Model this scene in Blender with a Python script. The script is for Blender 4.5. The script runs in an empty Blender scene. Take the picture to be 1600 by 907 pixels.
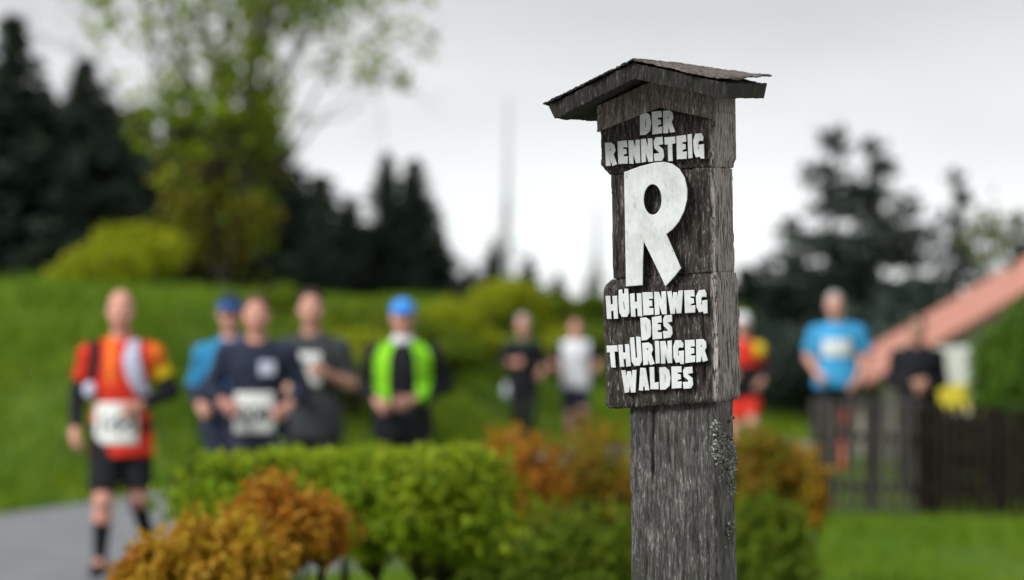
import bpy, bmesh, math, random
import numpy as np
from mathutils import Vector, Matrix
from mathutils.bvhtree import BVHTree
R = math.radians
rng = np.random.default_rng(7); random.seed(7)
sc = bpy.context.scene; COL = sc.collection

# ------------------------------------------------------------ camera, sky, sun, exposure
EYE = 1.46; FPX = 6000.0; HORIZON = 535.0
cam = bpy.data.cameras.new('camera'); camo = bpy.data.objects.new('camera', cam); COL.objects.link(camo)
cam.sensor_width = 36; cam.lens = 135; cam.clip_start = 0.1; cam.clip_end = 3000
camo.location = (0, 0, EYE); camo.rotation_euler = (R(90) + math.atan((HORIZON-453.5)/FPX), 0, 0)
cam.dof.use_dof = True; cam.dof.focus_distance = 6.97; cam.dof.aperture_fstop = 3.6
sc.camera = camo
SUN_ELEV, SUN_AZ = 36, 226          # azimuth from +Y clockwise: light from behind the camera, over its left shoulder
w = bpy.data.worlds.new('World'); sc.world = w; w.use_nodes = True
nt = w.node_tree; N = nt.nodes; L = nt.links; N.clear()
out = N.new('ShaderNodeOutputWorld'); bg = N.new('ShaderNodeBackground'); bg.inputs[1].default_value = 0.0495
sky = N.new('ShaderNodeTexSky'); sky.sky_type = 'NISHITA'; sky.sun_disc = False
sky.sun_elevation = R(SUN_ELEV); sky.sun_rotation = R(SUN_AZ); sky.dust_density = 3
tc = N.new('ShaderNodeTexCoord'); sep = N.new('ShaderNodeSeparateXYZ')
L.new(tc.outputs['Generated'], sep.inputs[0])
ramp = N.new('ShaderNodeValToRGB'); cr = ramp.color_ramp; cr.interpolation = 'EASE'
cr.elements[0].position = 0.0; cr.elements[0].color = (.975, 1.0, 1.0, 1)
cr.elements[1].position = 0.14; cr.elements[1].color = (.56, .57, .585, 1)
e = cr.elements.new(0.028); e.color = (.94, .97, .98, 1)
e = cr.elements.new(0.062); e.color = (.73, .745, .76, 1)
e = cr.elements.new(0.092); e.color = (.60, .61, .625, 1)
L.new(sep.outputs[2], ramp.inputs[0])
mp = N.new('ShaderNodeMapping'); mp.inputs['Scale'].default_value = (7, 7, 22)
L.new(tc.outputs['Generated'], mp.inputs[0])
nz = N.new('ShaderNodeTexNoise'); nz.inputs['Scale'].default_value = 1.0; nz.inputs['Detail'].default_value = 4
L.new(mp.outputs[0], nz.inputs[0])
mr = N.new('ShaderNodeMapRange'); mr.inputs[1].default_value = .3; mr.inputs[2].default_value = .7
mr.inputs[3].default_value = 8.9; mr.inputs[4].default_value = 10.6; L.new(nz.outputs[0], mr.inputs[0])
sv = N.new('ShaderNodeVectorMath'); sv.operation = 'SCALE'
L.new(ramp.outputs[0], sv.inputs[0]); L.new(mr.outputs[0], sv.inputs['Scale'])
mx = N.new('ShaderNodeMix'); mx.data_type = 'RGBA'; mx.inputs[0].default_value = .95     # a nearly closed cloud cover
L.new(sky.outputs[0], mx.inputs[6]); L.new(sv.outputs[0], mx.inputs[7])
L.new(mx.outputs[2], bg.inputs[0]); L.new(bg.outputs[0], out.inputs[0])
sl = bpy.data.lights.new('sun', 'SUN'); sl.energy = 1.5; sl.angle = R(24); sl.color = (1, .985, .96)
so = bpy.data.objects.new('sun', sl); COL.objects.link(so)
az = R(SUN_AZ); sd = Vector((math.sin(az)*math.cos(R(SUN_ELEV)), math.cos(az)*math.cos(R(SUN_ELEV)), math.sin(R(SUN_ELEV))))
so.rotation_euler = sd.to_track_quat('Z', 'Y').to_euler(); so.location = (-20, -20, 40)
vs = sc.view_settings; vs.view_transform = 'Standard'; vs.look = 'None'; vs.exposure = 1.3; vs.gamma = 1; vs.use_curve_mapping = False
cy = sc.cycles; cy.use_denoising = True; cy.max_bounces = 6; cy.diffuse_bounces = 3; cy.transmission_bounces = 4
cy.transparent_max_bounces = 4; cy.caustics_reflective = False; cy.caustics_refractive = False

# ------------------------------------------------------------ helpers
def at(u, v, Y):                    # where the photograph's pixel lies at distance Y
    s = FPX/Y
    return ((u-800)/s, Y, EYE + (HORIZON-v)/s)
def tag(o, label=None, cat=None, group=None, kind=None):
    if label: o['label'] = label
    if cat: o['category'] = cat
    if group: o['group'] = group
    if kind: o['kind'] = kind
    return o
def empty(name, loc=(0,0,0), rot=(0,0,0)):
    o = bpy.data.objects.new(name, None); COL.objects.link(o); o.location = loc; o.rotation_euler = rot
    o.empty_display_size = .1
    return o
def link(name, me, parent=None, mats=None):
    if mats is not None and len(me.materials) == 0:
        for m in (mats if isinstance(mats, (list, tuple)) else [mats]): me.materials.append(m)
    o = bpy.data.objects.new(name, me); COL.objects.link(o)
    if parent: o.parent = parent
    return o
def npmesh(name, V, F, smooth=False, midx=None):
    """V (n,3), F (m,k) integer faces all of one size, or a list of such arrays"""
    me = bpy.data.meshes.new(name); V = np.asarray(V, np.float32)
    Fs = F if isinstance(F, list) else [F]
    Fs = [np.asarray(f, np.int32) for f in Fs if len(f)]
    me.vertices.add(len(V)); me.vertices.foreach_set('co', V.ravel())
    nl = sum(f.size for f in Fs); nf = sum(len(f) for f in Fs)
    me.loops.add(nl); me.loops.foreach_set('vertex_index', np.concatenate([f.ravel() for f in Fs]))
    tot = np.concatenate([np.full(len(f), f.shape[1], np.int32) for f in Fs])
    st = np.concatenate([[0], np.cumsum(tot)[:-1]]).astype(np.int32)
    me.polygons.add(nf); me.polygons.foreach_set('loop_start', st)
    me.polygons.foreach_set('use_smooth', np.full(nf, bool(smooth)))
    if midx is not None: me.polygons.foreach_set('material_index', np.asarray(midx, np.int32))
    me.update(calc_edges=True); me.validate()
    return me
class MB:                            # collects simple solids into one mesh
    def __init__(s): s.V = []; s.F4 = []; s.F3 = []; s.n = 0
    def add(s, V, F):
        V = np.asarray(V, float); F = np.asarray(F) + s.n
        s.V.append(V); (s.F4 if F.shape[1] == 4 else s.F3).append(F); s.n += len(V); return s
    def box(s, lo, hi, M=None):
        x0, y0, z0 = lo; x1, y1, z1 = hi
        V = np.array([[x0,y0,z0],[x1,y0,z0],[x1,y1,z0],[x0,y1,z0],[x0,y0,z1],[x1,y0,z1],[x1,y1,z1],[x0,y1,z1]])
        if M is not None: V = V @ np.array(M)[:3,:3].T + np.array(M)[:3,3]
        return s.add(V, [[3,2,1,0],[4,5,6,7],[0,1,5,4],[1,2,6,5],[2,3,7,6],[3,0,4,7]])
    def tube(s, pts, rad, n=7):
        P = np.asarray(pts, float); m = len(P); rad = np.broadcast_to(rad, m)
        T = np.gradient(P, axis=0); T /= np.linalg.norm(T, axis=1)[:,None] + 1e-9
        ref = np.where(np.abs(T[:,2:3]) > .9, [[1.,0,0]], [[0,0,1.]])
        A = np.cross(T, ref); A /= np.linalg.norm(A, axis=1)[:,None] + 1e-9; B = np.cross(T, A)
        a = np.linspace(0, 2*np.pi, n, endpoint=False)
        V = P[:,None] + rad[:,None,None]*(np.cos(a)[None,:,None]*A[:,None] + np.sin(a)[None,:,None]*B[:,None])
        V = np.concatenate([V.reshape(-1,3), P[:1], P[-1:]])
        i, j = np.meshgrid(np.arange(m-1), np.arange(n), indexing='ij'); k = (j+1) % n
        s.add(V, np.stack([i*n+j, i*n+k, (i+1)*n+k, (i+1)*n+j], -1).reshape(-1,4))
        j = np.arange(n); k = (j+1) % n; off = s.n - len(V)
        s.F3.append(np.stack([np.full(n, m*n), k, j], -1) + off)
        s.F3.append(np.stack([np.full(n, m*n+1), (m-1)*n+j, (m-1)*n+k], -1) + off)
        return s
    def mesh(s, name, smooth=False):
        Fs = []
        if s.F4: Fs.append(np.concatenate(s.F4))
        if s.F3: Fs.append(np.concatenate(s.F3))
        return npmesh(name, np.concatenate(s.V), Fs, smooth)
    def build(s, name, mat, parent=None, smooth=False):
        return link(name, s.mesh(name, smooth), parent, mat)
def bevel(o, width=.004, seg=1):
    m = o.modifiers.new('bevel', 'BEVEL'); m.width = width; m.segments = seg; m.limit_method = 'ANGLE'; return o
def _hash(i, j, k):
    h = (i*374761393 + j*668265263 + k*2147483647) & 0xffffffff
    h = ((h ^ (h >> 13))*1274126177) & 0xffffffff
    return ((h ^ (h >> 16)) & 0xffff)/65535.0
def vnoise(P):                       # value noise, 0..1
    P = np.asarray(P, float); I = np.floor(P).astype(np.int64); f = P - I; f = f*f*(3-2*f); r = 0
    for a in (0,1):
        for b in (0,1):
            for c in (0,1):
                wgt = (f[...,0] if a else 1-f[...,0])*(f[...,1] if b else 1-f[...,1])*(f[...,2] if c else 1-f[...,2])
                r = r + wgt*_hash(I[...,0]+a, I[...,1]+b, I[...,2]+c)
    return r
def fbm(P, o=3):
    P = np.asarray(P, float); return sum(vnoise(P*2**i + 17*i)*.5**i for i in range(o))/sum(.5**i for i in range(o))
def smooth(t): t = np.clip(t, 0, 1); return t*t*(3-2*t)

# ------------------------------------------------------------ materials
def mat(name):
    m = bpy.data.materials.new(name); m.use_nodes = True
    return m, m.node_tree.nodes, m.node_tree.links, m.node_tree.nodes['Principled BSDF']
def ramp_node(N, stops):
    r = N.new('ShaderNodeValToRGB'); e = r.color_ramp.elements
    e[0].position, e[0].color = stops[0][0], (*stops[0][1], 1); e[1].position, e[1].color = stops[-1][0], (*stops[-1][1], 1)
    for p, c in stops[1:-1]: k = e.new(p); k.color = (*c, 1)
    return r
def noise_mat(name, stops, scale=(8,8,8), detail=5, rough=.8, bump=.3, dist=.01, spec=.3, rscale=1):
    m, N, L, b = mat(name)
    t = N.new('ShaderNodeTexCoord'); mp = N.new('ShaderNodeMapping'); mp.inputs['Scale'].default_value = scale
    L.new(t.outputs['Object'], mp.inputs[0])
    n = N.new('ShaderNodeTexNoise'); n.inputs['Scale'].default_value = rscale; n.inputs['Detail'].default_value = detail; n.inputs['Roughness'].default_value = .62
    L.new(mp.outputs[0], n.inputs[0]); r = ramp_node(N, stops); L.new(n.outputs[0], r.inputs[0]); L.new(r.outputs[0], b.inputs['Base Color'])
    b.inputs['Roughness'].default_value = rough; b.inputs['Specular IOR Level'].default_value = spec
    if bump:
        bp = N.new('ShaderNodeBump'); bp.inputs['Strength'].default_value = bump; bp.inputs['Distance'].default_value = dist
        L.new(n.outputs[0], bp.inputs['Height']); L.new(bp.outputs[0], b.inputs['Normal'])
    return m
def fabric(name, c, rough=.85):
    d = tuple(x*.8 for x in c); l = tuple(min(1, x*1.15) for x in c)
    return noise_mat(name, [(.35, d), (.65, l)], (40,40,40), 3, rough, .15, .003, .2)
def leaf_mat(name, cols, trans=.35, rough=.55, patch=None, pscale=.55):
    m, N, L, b = mat(name)
    g = N.new('ShaderNodeNewGeometry'); r = ramp_node(N, [(i/(len(cols)-1), c) for i, c in enumerate(cols)])
    L.new(g.outputs['Random Per Island'], r.inputs[0]); colour = r.outputs[0]
    if patch:
        t = N.new('ShaderNodeTexCoord'); n = N.new('ShaderNodeTexNoise'); n.inputs['Scale'].default_value = pscale; n.inputs['Detail'].default_value = 4; L.new(t.outputs['Object'], n.inputs[0])
        mr = N.new('ShaderNodeMapRange'); mr.inputs[1].default_value = .42; mr.inputs[2].default_value = .66; mr.inputs[4].default_value = .75; L.new(n.outputs[0], mr.inputs[0])
        x = N.new('ShaderNodeMix'); x.data_type = 'RGBA'; L.new(mr.outputs[0], x.inputs[0]); L.new(colour, x.inputs[6]); x.inputs[7].default_value = (*patch, 1); colour = x.outputs[2]
    L.new(colour, b.inputs['Base Color'])
    b.inputs['Roughness'].default_value = rough; b.inputs['Specular IOR Level'].default_value = .25
    if trans:
        t = N.new('ShaderNodeBsdfTranslucent'); L.new(colour, t.inputs[0]); x = N.new('ShaderNodeMixShader'); x.inputs[0].default_value = trans
        L.new(b.outputs[0], x.inputs[1]); L.new(t.outputs[0], x.inputs[2]); L.new(x.outputs[0], N['Material Output'].inputs[0])
    return m

# ------------------------------------------------------------ terrain
FOOT = np.array([(-200,-20),(-20,24),(-4.4,32.6),(-1.6,45),(.9,54.3),(2.5,54.6),(4.5,56),(8,66),(200,420)], float)
def h(x, y):
    x = np.asarray(x, float); y = np.asarray(y, float)
    f = np.interp(x, FOOT[:,0], FOOT[:,1]); d = y - f
    bank = 1.92*smooth(d/14) + .008*np.clip(d-10, 0, 250)
    side = smooth((x-2.2)/2.0)*smooth((y-37)/14)
    dip = -1.8*smooth((x-4.0)/2.5)*smooth((y-42)/14)
    near = smooth((x-1.9)/.8)*smooth((y-25)/4)*(1-smooth((y-33)/6))*.02
    z = bank*(1-smooth((x-3)/6)*.85) + dip + near + .06*side
    return z + .05*(fbm(np.stack([x*.25, y*.25, 0*x], -1), 2)-.5)*smooth((np.abs(d)+3)/6)*smooth((y-10)/5)
def hz(x, y): return float(h(x, y))
NEAR = np.array([(-60,14),(-12,18.5),(-3,22.2),(-.5,24.5),(.5,29),(1.3,34),(2.6,42),(3.6,47),(4.6,50.5)], float)
FAR = np.array([(-60,6+8),(-20,25.5),(-4.4,32.2),(-1.8,44.2),(.7,53.4),(2.4,53.6),(4.4,55)], float)

soil_m = noise_mat('meadow_ground', [(.3,(.035,.075,.005)),(.5,(.07,.14,.008)),(.7,(.11,.185,.012))], (1.4,1.4,1.4), 6, .9, .5, .05)
road_m = noise_mat('asphalt', [(.3,(.14,.145,.155)),(.55,(.20,.207,.22)),(.75,(.25,.257,.27))], (2.2,2.2,2.2), 10, .75, .4, .01)
xs = np.unique(np.concatenate([np.linspace(-700,-20,24), np.linspace(-20,20,134), np.linspace(20,700,24)]))
ys = np.unique(np.concatenate([np.linspace(-200,5,12), np.linspace(5,110,210), np.linspace(110,1500,28)]))
Xg, Yg = np.meshgrid(xs, ys, indexing='ij'); Zg = h(Xg, Yg)
def grid_faces(n, m):
    i, j = np.meshgrid(np.arange(n-1), np.arange(m-1), indexing='ij'); a = i*m+j
    return np.stack([a, a+m, a+m+1, a+1], -1).reshape(-1,4)
g = link('ground', npmesh('ground', np.stack([Xg,Yg,Zg],-1).reshape(-1,3), grid_faces(*Xg.shape), True), None, soil_m); g['kind'] = 'structure'
# road: a strip between its two edges
t = np.linspace(0, 1, 160); X = -30 + 39*t
def edge(P, n=160):
    d = np.concatenate([[0], np.cumsum(np.hypot(*np.diff(P, axis=0).T))]); q = np.linspace(0, d[-1], n)
    return np.stack([np.interp(q, d, P[:,0]), np.interp(q, d, P[:,1])], -1)
A, B = edge(NEAR), edge(FAR); k = np.linspace(0, 1, 24)[None,:,None]
P = A[:,None]*(1-k) + B[:,None]*k
Z = h(P[...,0], P[...,1]) + .012
g = link('road', npmesh('road', np.concatenate([P, Z[...,None]], -1).reshape(-1,3), grid_faces(160, 24), True), None, road_m); g['kind'] = 'structure'
bounce_m = noise_mat('bounce_gravel', [(.3,(.13,.12,.105)),(.5,(.25,.235,.21)),(.7,(.36,.345,.315))], (26,26,26), 10, .9, .6, .02)
xs_ = np.linspace(-40, 40, 161); ys_ = np.linspace(-14, 9.2, 48); Xp, Yp = np.meshgrid(xs_, ys_, indexing='ij'); Yp = Yp + (fbm(np.stack([Xp*.5, 0*Xp, 0*Xp], -1), 2)-.5)*smooth((Yp-6)/3)
g = link('path', npmesh('path', np.stack([Xp, Yp, h(Xp, Yp) + .015], -1).reshape(-1,3), grid_faces(*Xp.shape), True), None, bounce_m); g['kind'] = 'structure'  # unseen sheet, added to cut green bounce and lift light under the post's roof
def on_road(x, y):                   # +1 inside the strip
    yn = np.interp(x, NEAR[:,0], NEAR[:,1]); yf = np.interp(x, FAR[:,0], FAR[:,1])
    return (y > yn) & (y < yf)

def leaves(P, size, aspect=1.8, nrm=None, tilt=1.0, name='foliage', fold=True):
    """leaf-shaped rhombs at P; size per leaf; nrm pulls the leaf normals outwards"""
    n = len(P); size = np.broadcast_to(size, n)
    d = rng.normal(size=(n,3)); d /= np.linalg.norm(d, axis=1)[:,None]
    nn = rng.normal(size=(n,3))*tilt
    if nrm is not None: nn = nn + nrm
    a = np.cross(nn, d); a /= np.linalg.norm(a, axis=1)[:,None] + 1e-9
    b = np.cross(nn, a); b /= np.linalg.norm(b, axis=1)[:,None] + 1e-9
    u = nn/(np.linalg.norm(nn, axis=1)[:,None] + 1e-9)
    L_ = (size*aspect*.5)[:,None]; W_ = (size*.5)[:,None]
    V = np.stack([P - a*L_, P + b*W_ + u*W_*.35 - a*L_*.1, P + a*L_, P - b*W_ + u*W_*.35 - a*L_*.1], 1).reshape(-1,3)
    i = np.arange(n)*4
    F = np.concatenate([np.stack([i, i+1, i+2], -1), np.stack([i, i+2, i+3], -1)])
    return V, F

# grass (uncountable): blades as single bent triangles, in one object for each lawn
grass_m = leaf_mat('grass_blades', [(.055,.14,.005),(.095,.21,.008),(.135,.25,.010),(.21,.30,.014)], .4, .55, (.22,.30,.012))
def grass(name, pts, hgt, wid, label):
    n = len(pts); a = rng.uniform(0, 2*np.pi, n); lean = rng.normal(0, .35, (n,2))
    H = hgt*rng.uniform(.5, 1.25, n)*(.45+1.5*fbm(np.stack([pts[:,0]*1.3, pts[:,1]*.7, 0*pts[:,0]], -1), 2)**1.5*1.6); W = wid*rng.uniform(.6, 1.3, n)
    z = h(pts[:,0], pts[:,1]) - .01
    base = np.stack([pts[:,0], pts[:,1], z], -1); s = np.stack([np.cos(a), np.sin(a), 0*a], -1)*W[:,None]*.5
    tip = base + np.stack([lean[:,0]*H, lean[:,1]*H, H], -1)
    V = np.stack([base-s, base+s, tip], 1).reshape(-1,3)
    o = link(name, npmesh(name, V, np.arange(3*n).reshape(-1,3)), None, grass_m)
    return tag(o, label, 'grass', kind='stuff')
def scatter(n, x0, x1, y0, y1): return np.stack([rng.uniform(x0,x1,n), rng.uniform(y0,y1,n)], -1)
p = scatter(150000, -1.5, 6.5, 9, 44); near_y = np.interp(p[:,0], NEAR[:,0], NEAR[:,1])
p = p[(p[:,1] > 9.9) & (p[:,1] < near_y-.05) & (np.abs(p[:,0]) < p[:,1]*.16+.6)]
grass('grass', p, .065, .02, 'bright short grass on the near verge below the post and picket fence')
p = scatter(200000, -11, 6, 26, 75); fy = np.interp(p[:,0], FOOT[:,0], FOOT[:,1])
p = p[(p[:,1] > fy-.3) & (p[:,1] < fy+24) & (np.abs(p[:,0]) < p[:,1]*.15+1)]
grass('grass', p, .16, .035, 'green meadow grass on the bank rising behind the runners')

# ------------------------------------------------------------ trees
bark_m = noise_mat('bark', [(.3,(.02,.016,.012)),(.7,(.075,.06,.045))], (12,12,3), 5, .9, .6, .02)
needle_m = leaf_mat('spruce_needles', [(.008,.018,.012),(.015,.031,.019),(.03,.052,.028)], .1)
needle2_m = leaf_mat('loose_needles', [(.014,.028,.021),(.024,.043,.030),(.045,.068,.046)], .1)
def spruce_mesh(seed, nw=36, nb=10, sparse=0, rad=.33, z0=.04, shape=.85):
    r = np.random.default_rng(seed); pts = []; nr = []; sz = []; mb = MB()
    mb.tube([(0,0,-.04),(.002,0,.3),(0,.002,.7),(0,0,1.0)], [.02,.015,.007,.001], 8)
    for i in range(nw):
        z = z0 + (1-z0)*((i+r.uniform(-.3,.3))/nw); z = min(max(z, z0), .99)
        rr = rad*(1-z)**shape*r.uniform(.7,1.15) + .006
        for k in range(nb):
            if r.random() < sparse: continue
            a = r.uniform(0, 2*np.pi); l = rr*r.uniform(.55,1.15); dr = r.uniform(.12,.4)*(1-z*.6)
            m = max(3, int(l*85))
            tt = np.linspace(.08, 1, m); x = np.cos(a)*l*tt; y = np.sin(a)*l*tt; zz = z - l*dr*np.sin(tt*2.0) + .15*l*tt**3
            if l > .05: mb.tube(np.stack([x[[0,m//2,-1]], y[[0,m//2,-1]], zz[[0,m//2,-1]]], -1), [.003,.002,.0008], 3)
            for q in range(3):
                j = r.normal(0, .011, (m,3)); j[:,2] -= .006*q
                pts.append(np.stack([x,y,zz], -1) + j); nr.append(np.tile([np.cos(a)*.4, np.sin(a)*.4, .9], (m,1))); sz.append(np.full(m, .017)*r.uniform(.7,1.4,m))
    V, F = leaves(np.concatenate(pts), np.concatenate(sz), 2.1, np.concatenate(nr), .7)
    return npmesh('crown', V, F), mb.mesh('trunk', True)
def put_tree(name, meshes, mats, loc, hgt, wid, rz, label, cat, group):
    root = empty(name, loc, (0,0,rz)); tag(root, label, cat, group)
    for nm, me, m in zip(('crown','trunk'), meshes, mats):
        o = link(nm, me, root, m); o.scale = (hgt*wid, hgt*wid, hgt)
    return root
dense = [spruce_mesh(11), spruce_mesh(12, 32, 11, 0, .38), spruce_mesh(13, 40, 9, 0, .29)]
loose = [spruce_mesh(21, 20, 7, .2, .42, .08, .75), spruce_mesh(22, 22, 6, .2, .38, .06, .8)]
def spruce(u, v, Y, kind, k, wid, label, group):
    x, y, zt = at(u, v, Y); zb = hz(x, y); H = zt - zb
    put_tree('spruce_tree', (dense if kind == 'd' else loose)[k], (needle_m if kind == 'd' else needle2_m, bark_m), (x, y, zb), H, wid, rng.uniform(0,6.28), label, 'tree', group)
GL = 'dark spruces behind the meadow bank'; GR = 'loose conifers behind the fence'
LEFTS = [(18,22,84,0,1.25,'tallest dark spruce, at the left edge of the photo'),
 (132,85,88,1,1.15,'tall dark spruce between the leftmost spruce and the leafy tree'),
 (75,190,92,2,1.5,'dark spruce filling the notch between the two tall left spruces'),
 (58,135,94,1,1.3,'dark spruce just right of the leftmost tall one, a step lower'),
 (172,160,92,2,1.7,'dark spruce on the right shoulder of the second tall one'),
 (290,170,97,1,1.4,'dark spruce behind the trunk side of the leafy tree'),
 (205,190,96,0,1.4,'dark spruce just left of the light green leafy tree'),
 (-45,70,88,1,1.3,'dark spruce cut off by the left edge of the photo'),
 (262,215,94,1,1.4,'dark spruce behind the left side of the leafy tree'),
 (330,190,98,2,1.6,'dark spruce straight behind the leafy tree crown'),
 (398,150,95,0,1.15,'tall dark spruce showing through the right side of the leafy tree'),
 (428,185,97,2,1.3,'pointed dark spruce at the right edge of the leafy tree crown'),
 (448,300,99,1,1.5,'lower dark spruce just right of the leafy tree'),
 (505,282,108,0,1.2,'dark spruce left of centre with a blunt top'),
 (548,305,104,2,1.6,'dark spruce between the blunt one and the twin topped pair'),
 (603,238,100,0,1.05,'left of the two pointed spruces above the blue capped runner'),
 (648,248,103,2,1.5,'right of the two pointed spruces above the blue capped runner'),
 (688,360,110,1,1.3,'low spruce at the right foot of the pointed pair'),
 (735,412,125,2,1.5,'small far spruce left of the tall bare pole'),
 (772,375,120,0,1.3,'small far spruce at the foot of the tall bare pole'),
 (826,398,126,1,1.3,'small far spruce right of the tall bare pole'),
 (872,425,135,0,1.4,'small far spruce above the runner in the white shirt'),
 (928,418,130,2,1.5,'small far spruce just left of the wooden post')]
for u, v, Y, k, wd, lb in LEFTS: spruce(u, v, Y, 'd', k, wd, lb, GL)
ORD = ['first','second','third','fourth','fifth','sixth','seventh','eighth','ninth']
for i, (u, Y) in enumerate(zip(np.linspace(-80, 500, 9), rng.uniform(112, 120, 9))):  # back row
    spruce(u, 180+rng.uniform(-25,45)+max(0,u-330)*.55, Y, 'd', i % 3, 2.3, 'dark spruce in the back row of the left wood, %s from the left' % ORD[i], GL)
RIGHTS = [(1300,185,100,0,1.0,'tallest loose conifer right of the post'),
 (1366,205,104,1,1.15,'second tallest conifer, just right of the tallest one behind the fence'),
 (1236,330,100,1,1.2,'conifer with gaps between the post and the tallest conifer'),
 (1425,300,106,0,1.0,'conifer with gaps left of the slim pointed one'),
 (1496,255,96,1,.8,'slim pointed conifer above the red roof'),
 (1592,320,92,0,.9,'conifer cut off by the right edge of the photo'),
 (1190,400,110,0,1.3,'low conifer just right of the wooden post'),
 (1545,420,112,1,1.3,'low conifer between the slim one and the right edge')]
for u, v, Y, k, wd, lb in RIGHTS: spruce(u, v, Y, 'l', k, wd, lb, GR)
for i, u in enumerate([1165,1215,1265,1320,1380,1440]):
    spruce(u, 425+rng.uniform(-25,15), 92, 'd', i % 3, 2.0, 'low dark spruce in the thicket under the loose conifers, %s from the post' % ORD[i], 'thicket behind the fence')
# bare poles far off
bare_m = noise_mat('bleached_wood', [(.3,(.40,.43,.45)),(.7,(.52,.55,.57))], (3,3,1), 3, .8, .1)
for u, v0, v1, Y, lb in ((791,150,450,112,'tall pale bare pole rising over the far trees'), (931,318,450,120,'shorter pale bare pole just left of the wooden post')):
    x, y, zt = at(u, v0, Y); zb = hz(x, y); H = zt-zb
    root = empty('bare_pole', (x, y, zb)); tag(root, lb, 'pole')
    MB().tube([(0,0,-.3),(0,0,H*.5),(.03,0,H)], [.14,.11,.07], 8).build('trunk', bare_m, root, True)
    mb = MB()
    for i in range(16):
        z = H*(.25+.3*i/16); a = rng.uniform(0,6.28); l = .8*(1-i/20)
        mb.tube([(0,0,z),(math.cos(a)*l*.5,math.sin(a)*l*.5,z-.05),(math.cos(a)*l,math.sin(a)*l,z-.25)], [.03,.02,.006], 4)
    mb.build('dead_branches', bark_m, root)

# leafy trees in spring leaf
spring_m = leaf_mat('spring_leaves', [(.14,.23,.008),(.24,.34,.014),(.35,.43,.02)], .55)
tan_m = leaf_mat('catkins', [(.11,.10,.008),(.20,.16,.011),(.13,.21,.010)], .5)
def limb(mb, p, d, l, r, depth, tips, rg, spread=.45):
    n = 4; P = [p]; q = np.array(p, float); d = np.array(d, float)
    for i in range(n):
        d = d + rg.normal(0, .10, 3); d /= np.linalg.norm(d); q = q + d*l/n; P.append(q.copy())
    mb.tube(P, np.linspace(r, r*.6, n+1), 7 if depth > 1 else 4)
    if depth == 0: tips.append((q, d)); return
    for k in range(rg.integers(2, 4)):
        e = d + rg.normal(0, spread, 3); e[2] += .12; e /= np.linalg.norm(e)
        limb(mb, P[-1 - (k % 2)], e, l*rg.uniform(.62,.85), r*.55, depth-1, tips, rg, spread)
    if depth <= 2: tips.append((q, d))
def leafy_tree(name, loc, starts, seed, leafsz, per, sig, label, mats=(spring_m, tan_m), split=None, trunk=None):
    rg = np.random.default_rng(seed); root = empty(name, loc); tag(root, label, 'tree'); mb = MB(); tips = []
    if trunk: mb.tube(*trunk, 10)
    for p, d, l, r, dep in starts: limb(mb, p, d, l, r, dep, tips, rg)
    mb.build('trunk', bark_m, root, True)
    T = np.array([t[0] for t in tips]); P = np.repeat(T, per, 0) + rg.normal(0, sig, (len(T)*per, 3))*rg.uniform(.3,1.2,(len(T)*per,1))
    if split is not None:            # narrow at the foot, open and sparse at the top
        z_ = P[:,2]; keep = (P[:,0] > -(.6+.34*z_)) & (P[:,0] < np.where(z_ < 3.6, .6+.24*z_, 3.4)); keep &= ~((z_ > 2.6) & (rg.random(len(P)) < .5)); keep &= ~((z_ < 2.9) & (rg.random(len(P)) < .62)); P = P[keep]
    lo = P[:,2] + rg.normal(0, .45, len(P)) < (split if split is not None else -1e9)
    for nm, S, m in (('crown', P[~lo], mats[0]), ('lower_crown', P[lo], mats[1])):
        if len(S): V, F = leaves(S, leafsz*rng.uniform(.6,1.3,len(S)), 1.6); link(nm, npmesh(nm, V, F), root, m)
    return root
x, y, _ = at(350, 470, 62); zb = hz(x, y)
st = []
for i, (dx, dz, l, dep) in enumerate([(-.16,1,2.3,4),(.0,1,2.6,4),(.18,1,2.4,4),(-.08,1,2.8,4),(.10,1,2.7,4),(.42,.9,2.3,4),(-.26,.95,1.9,4),(.1,1,1.4,3),(-.12,1,1.2,3),(.22,.9,1.1,3),(-.22,.9,1.0,3),(.05,1,1.9,3),(-.05,1,1.7,3),(.16,1,1.7,3)]):
    st.append(((dx*.35, rng.uniform(-.15,.15), rng.uniform(.3,1.2)), (dx, rng.uniform(-.2,.2), dz), l, .055, dep))
for i in range(14):
    a_ = rng.uniform(0,6.28); z_ = .15+2.2*i/14; st.append(((0,0,z_), (math.cos(a_), math.sin(a_)*.7, .7), .42+.1*rng.random(), .025, 2))
leafy_tree('leafy_tree', (x, y, zb), st, 5, .14, 15, .24, 'light green leafy tree with open crown in front of the dark spruces', split=2.3,
    trunk=([(0,0,-.2),(0,0,.6),(.05,0,1.6)], [.14,.11,.07]))
x, y, _ = at(1760, 300, 45); zb = hz(x, y)
st = [((.02,0,3.2),(-.97,-.1,.22),.80,.03,3), ((.03,0,4.7),(-.9,0,.35),.55,.03,3), ((.03,0,5.4),(-.2,0,1),.9,.04,3), ((.03,0,4.0),(.8,.2,.5),.9,.04,3)]
pale_m = leaf_mat('pale_leaves', [(.10,.13,.03),(.16,.19,.05),(.12,.15,.05)], .4)
leafy_tree('leafy_tree', (x, y, zb), st, 9, .08, 9, .11, 'pale leafed twigs reaching in from the right edge of the photo', mats=(pale_m, pale_m), trunk=([(0,0,-.2),(0,0,1.5),(.03,0,3.0),(.03,0,5.5)], [.13,.10,.08,.04]))

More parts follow.
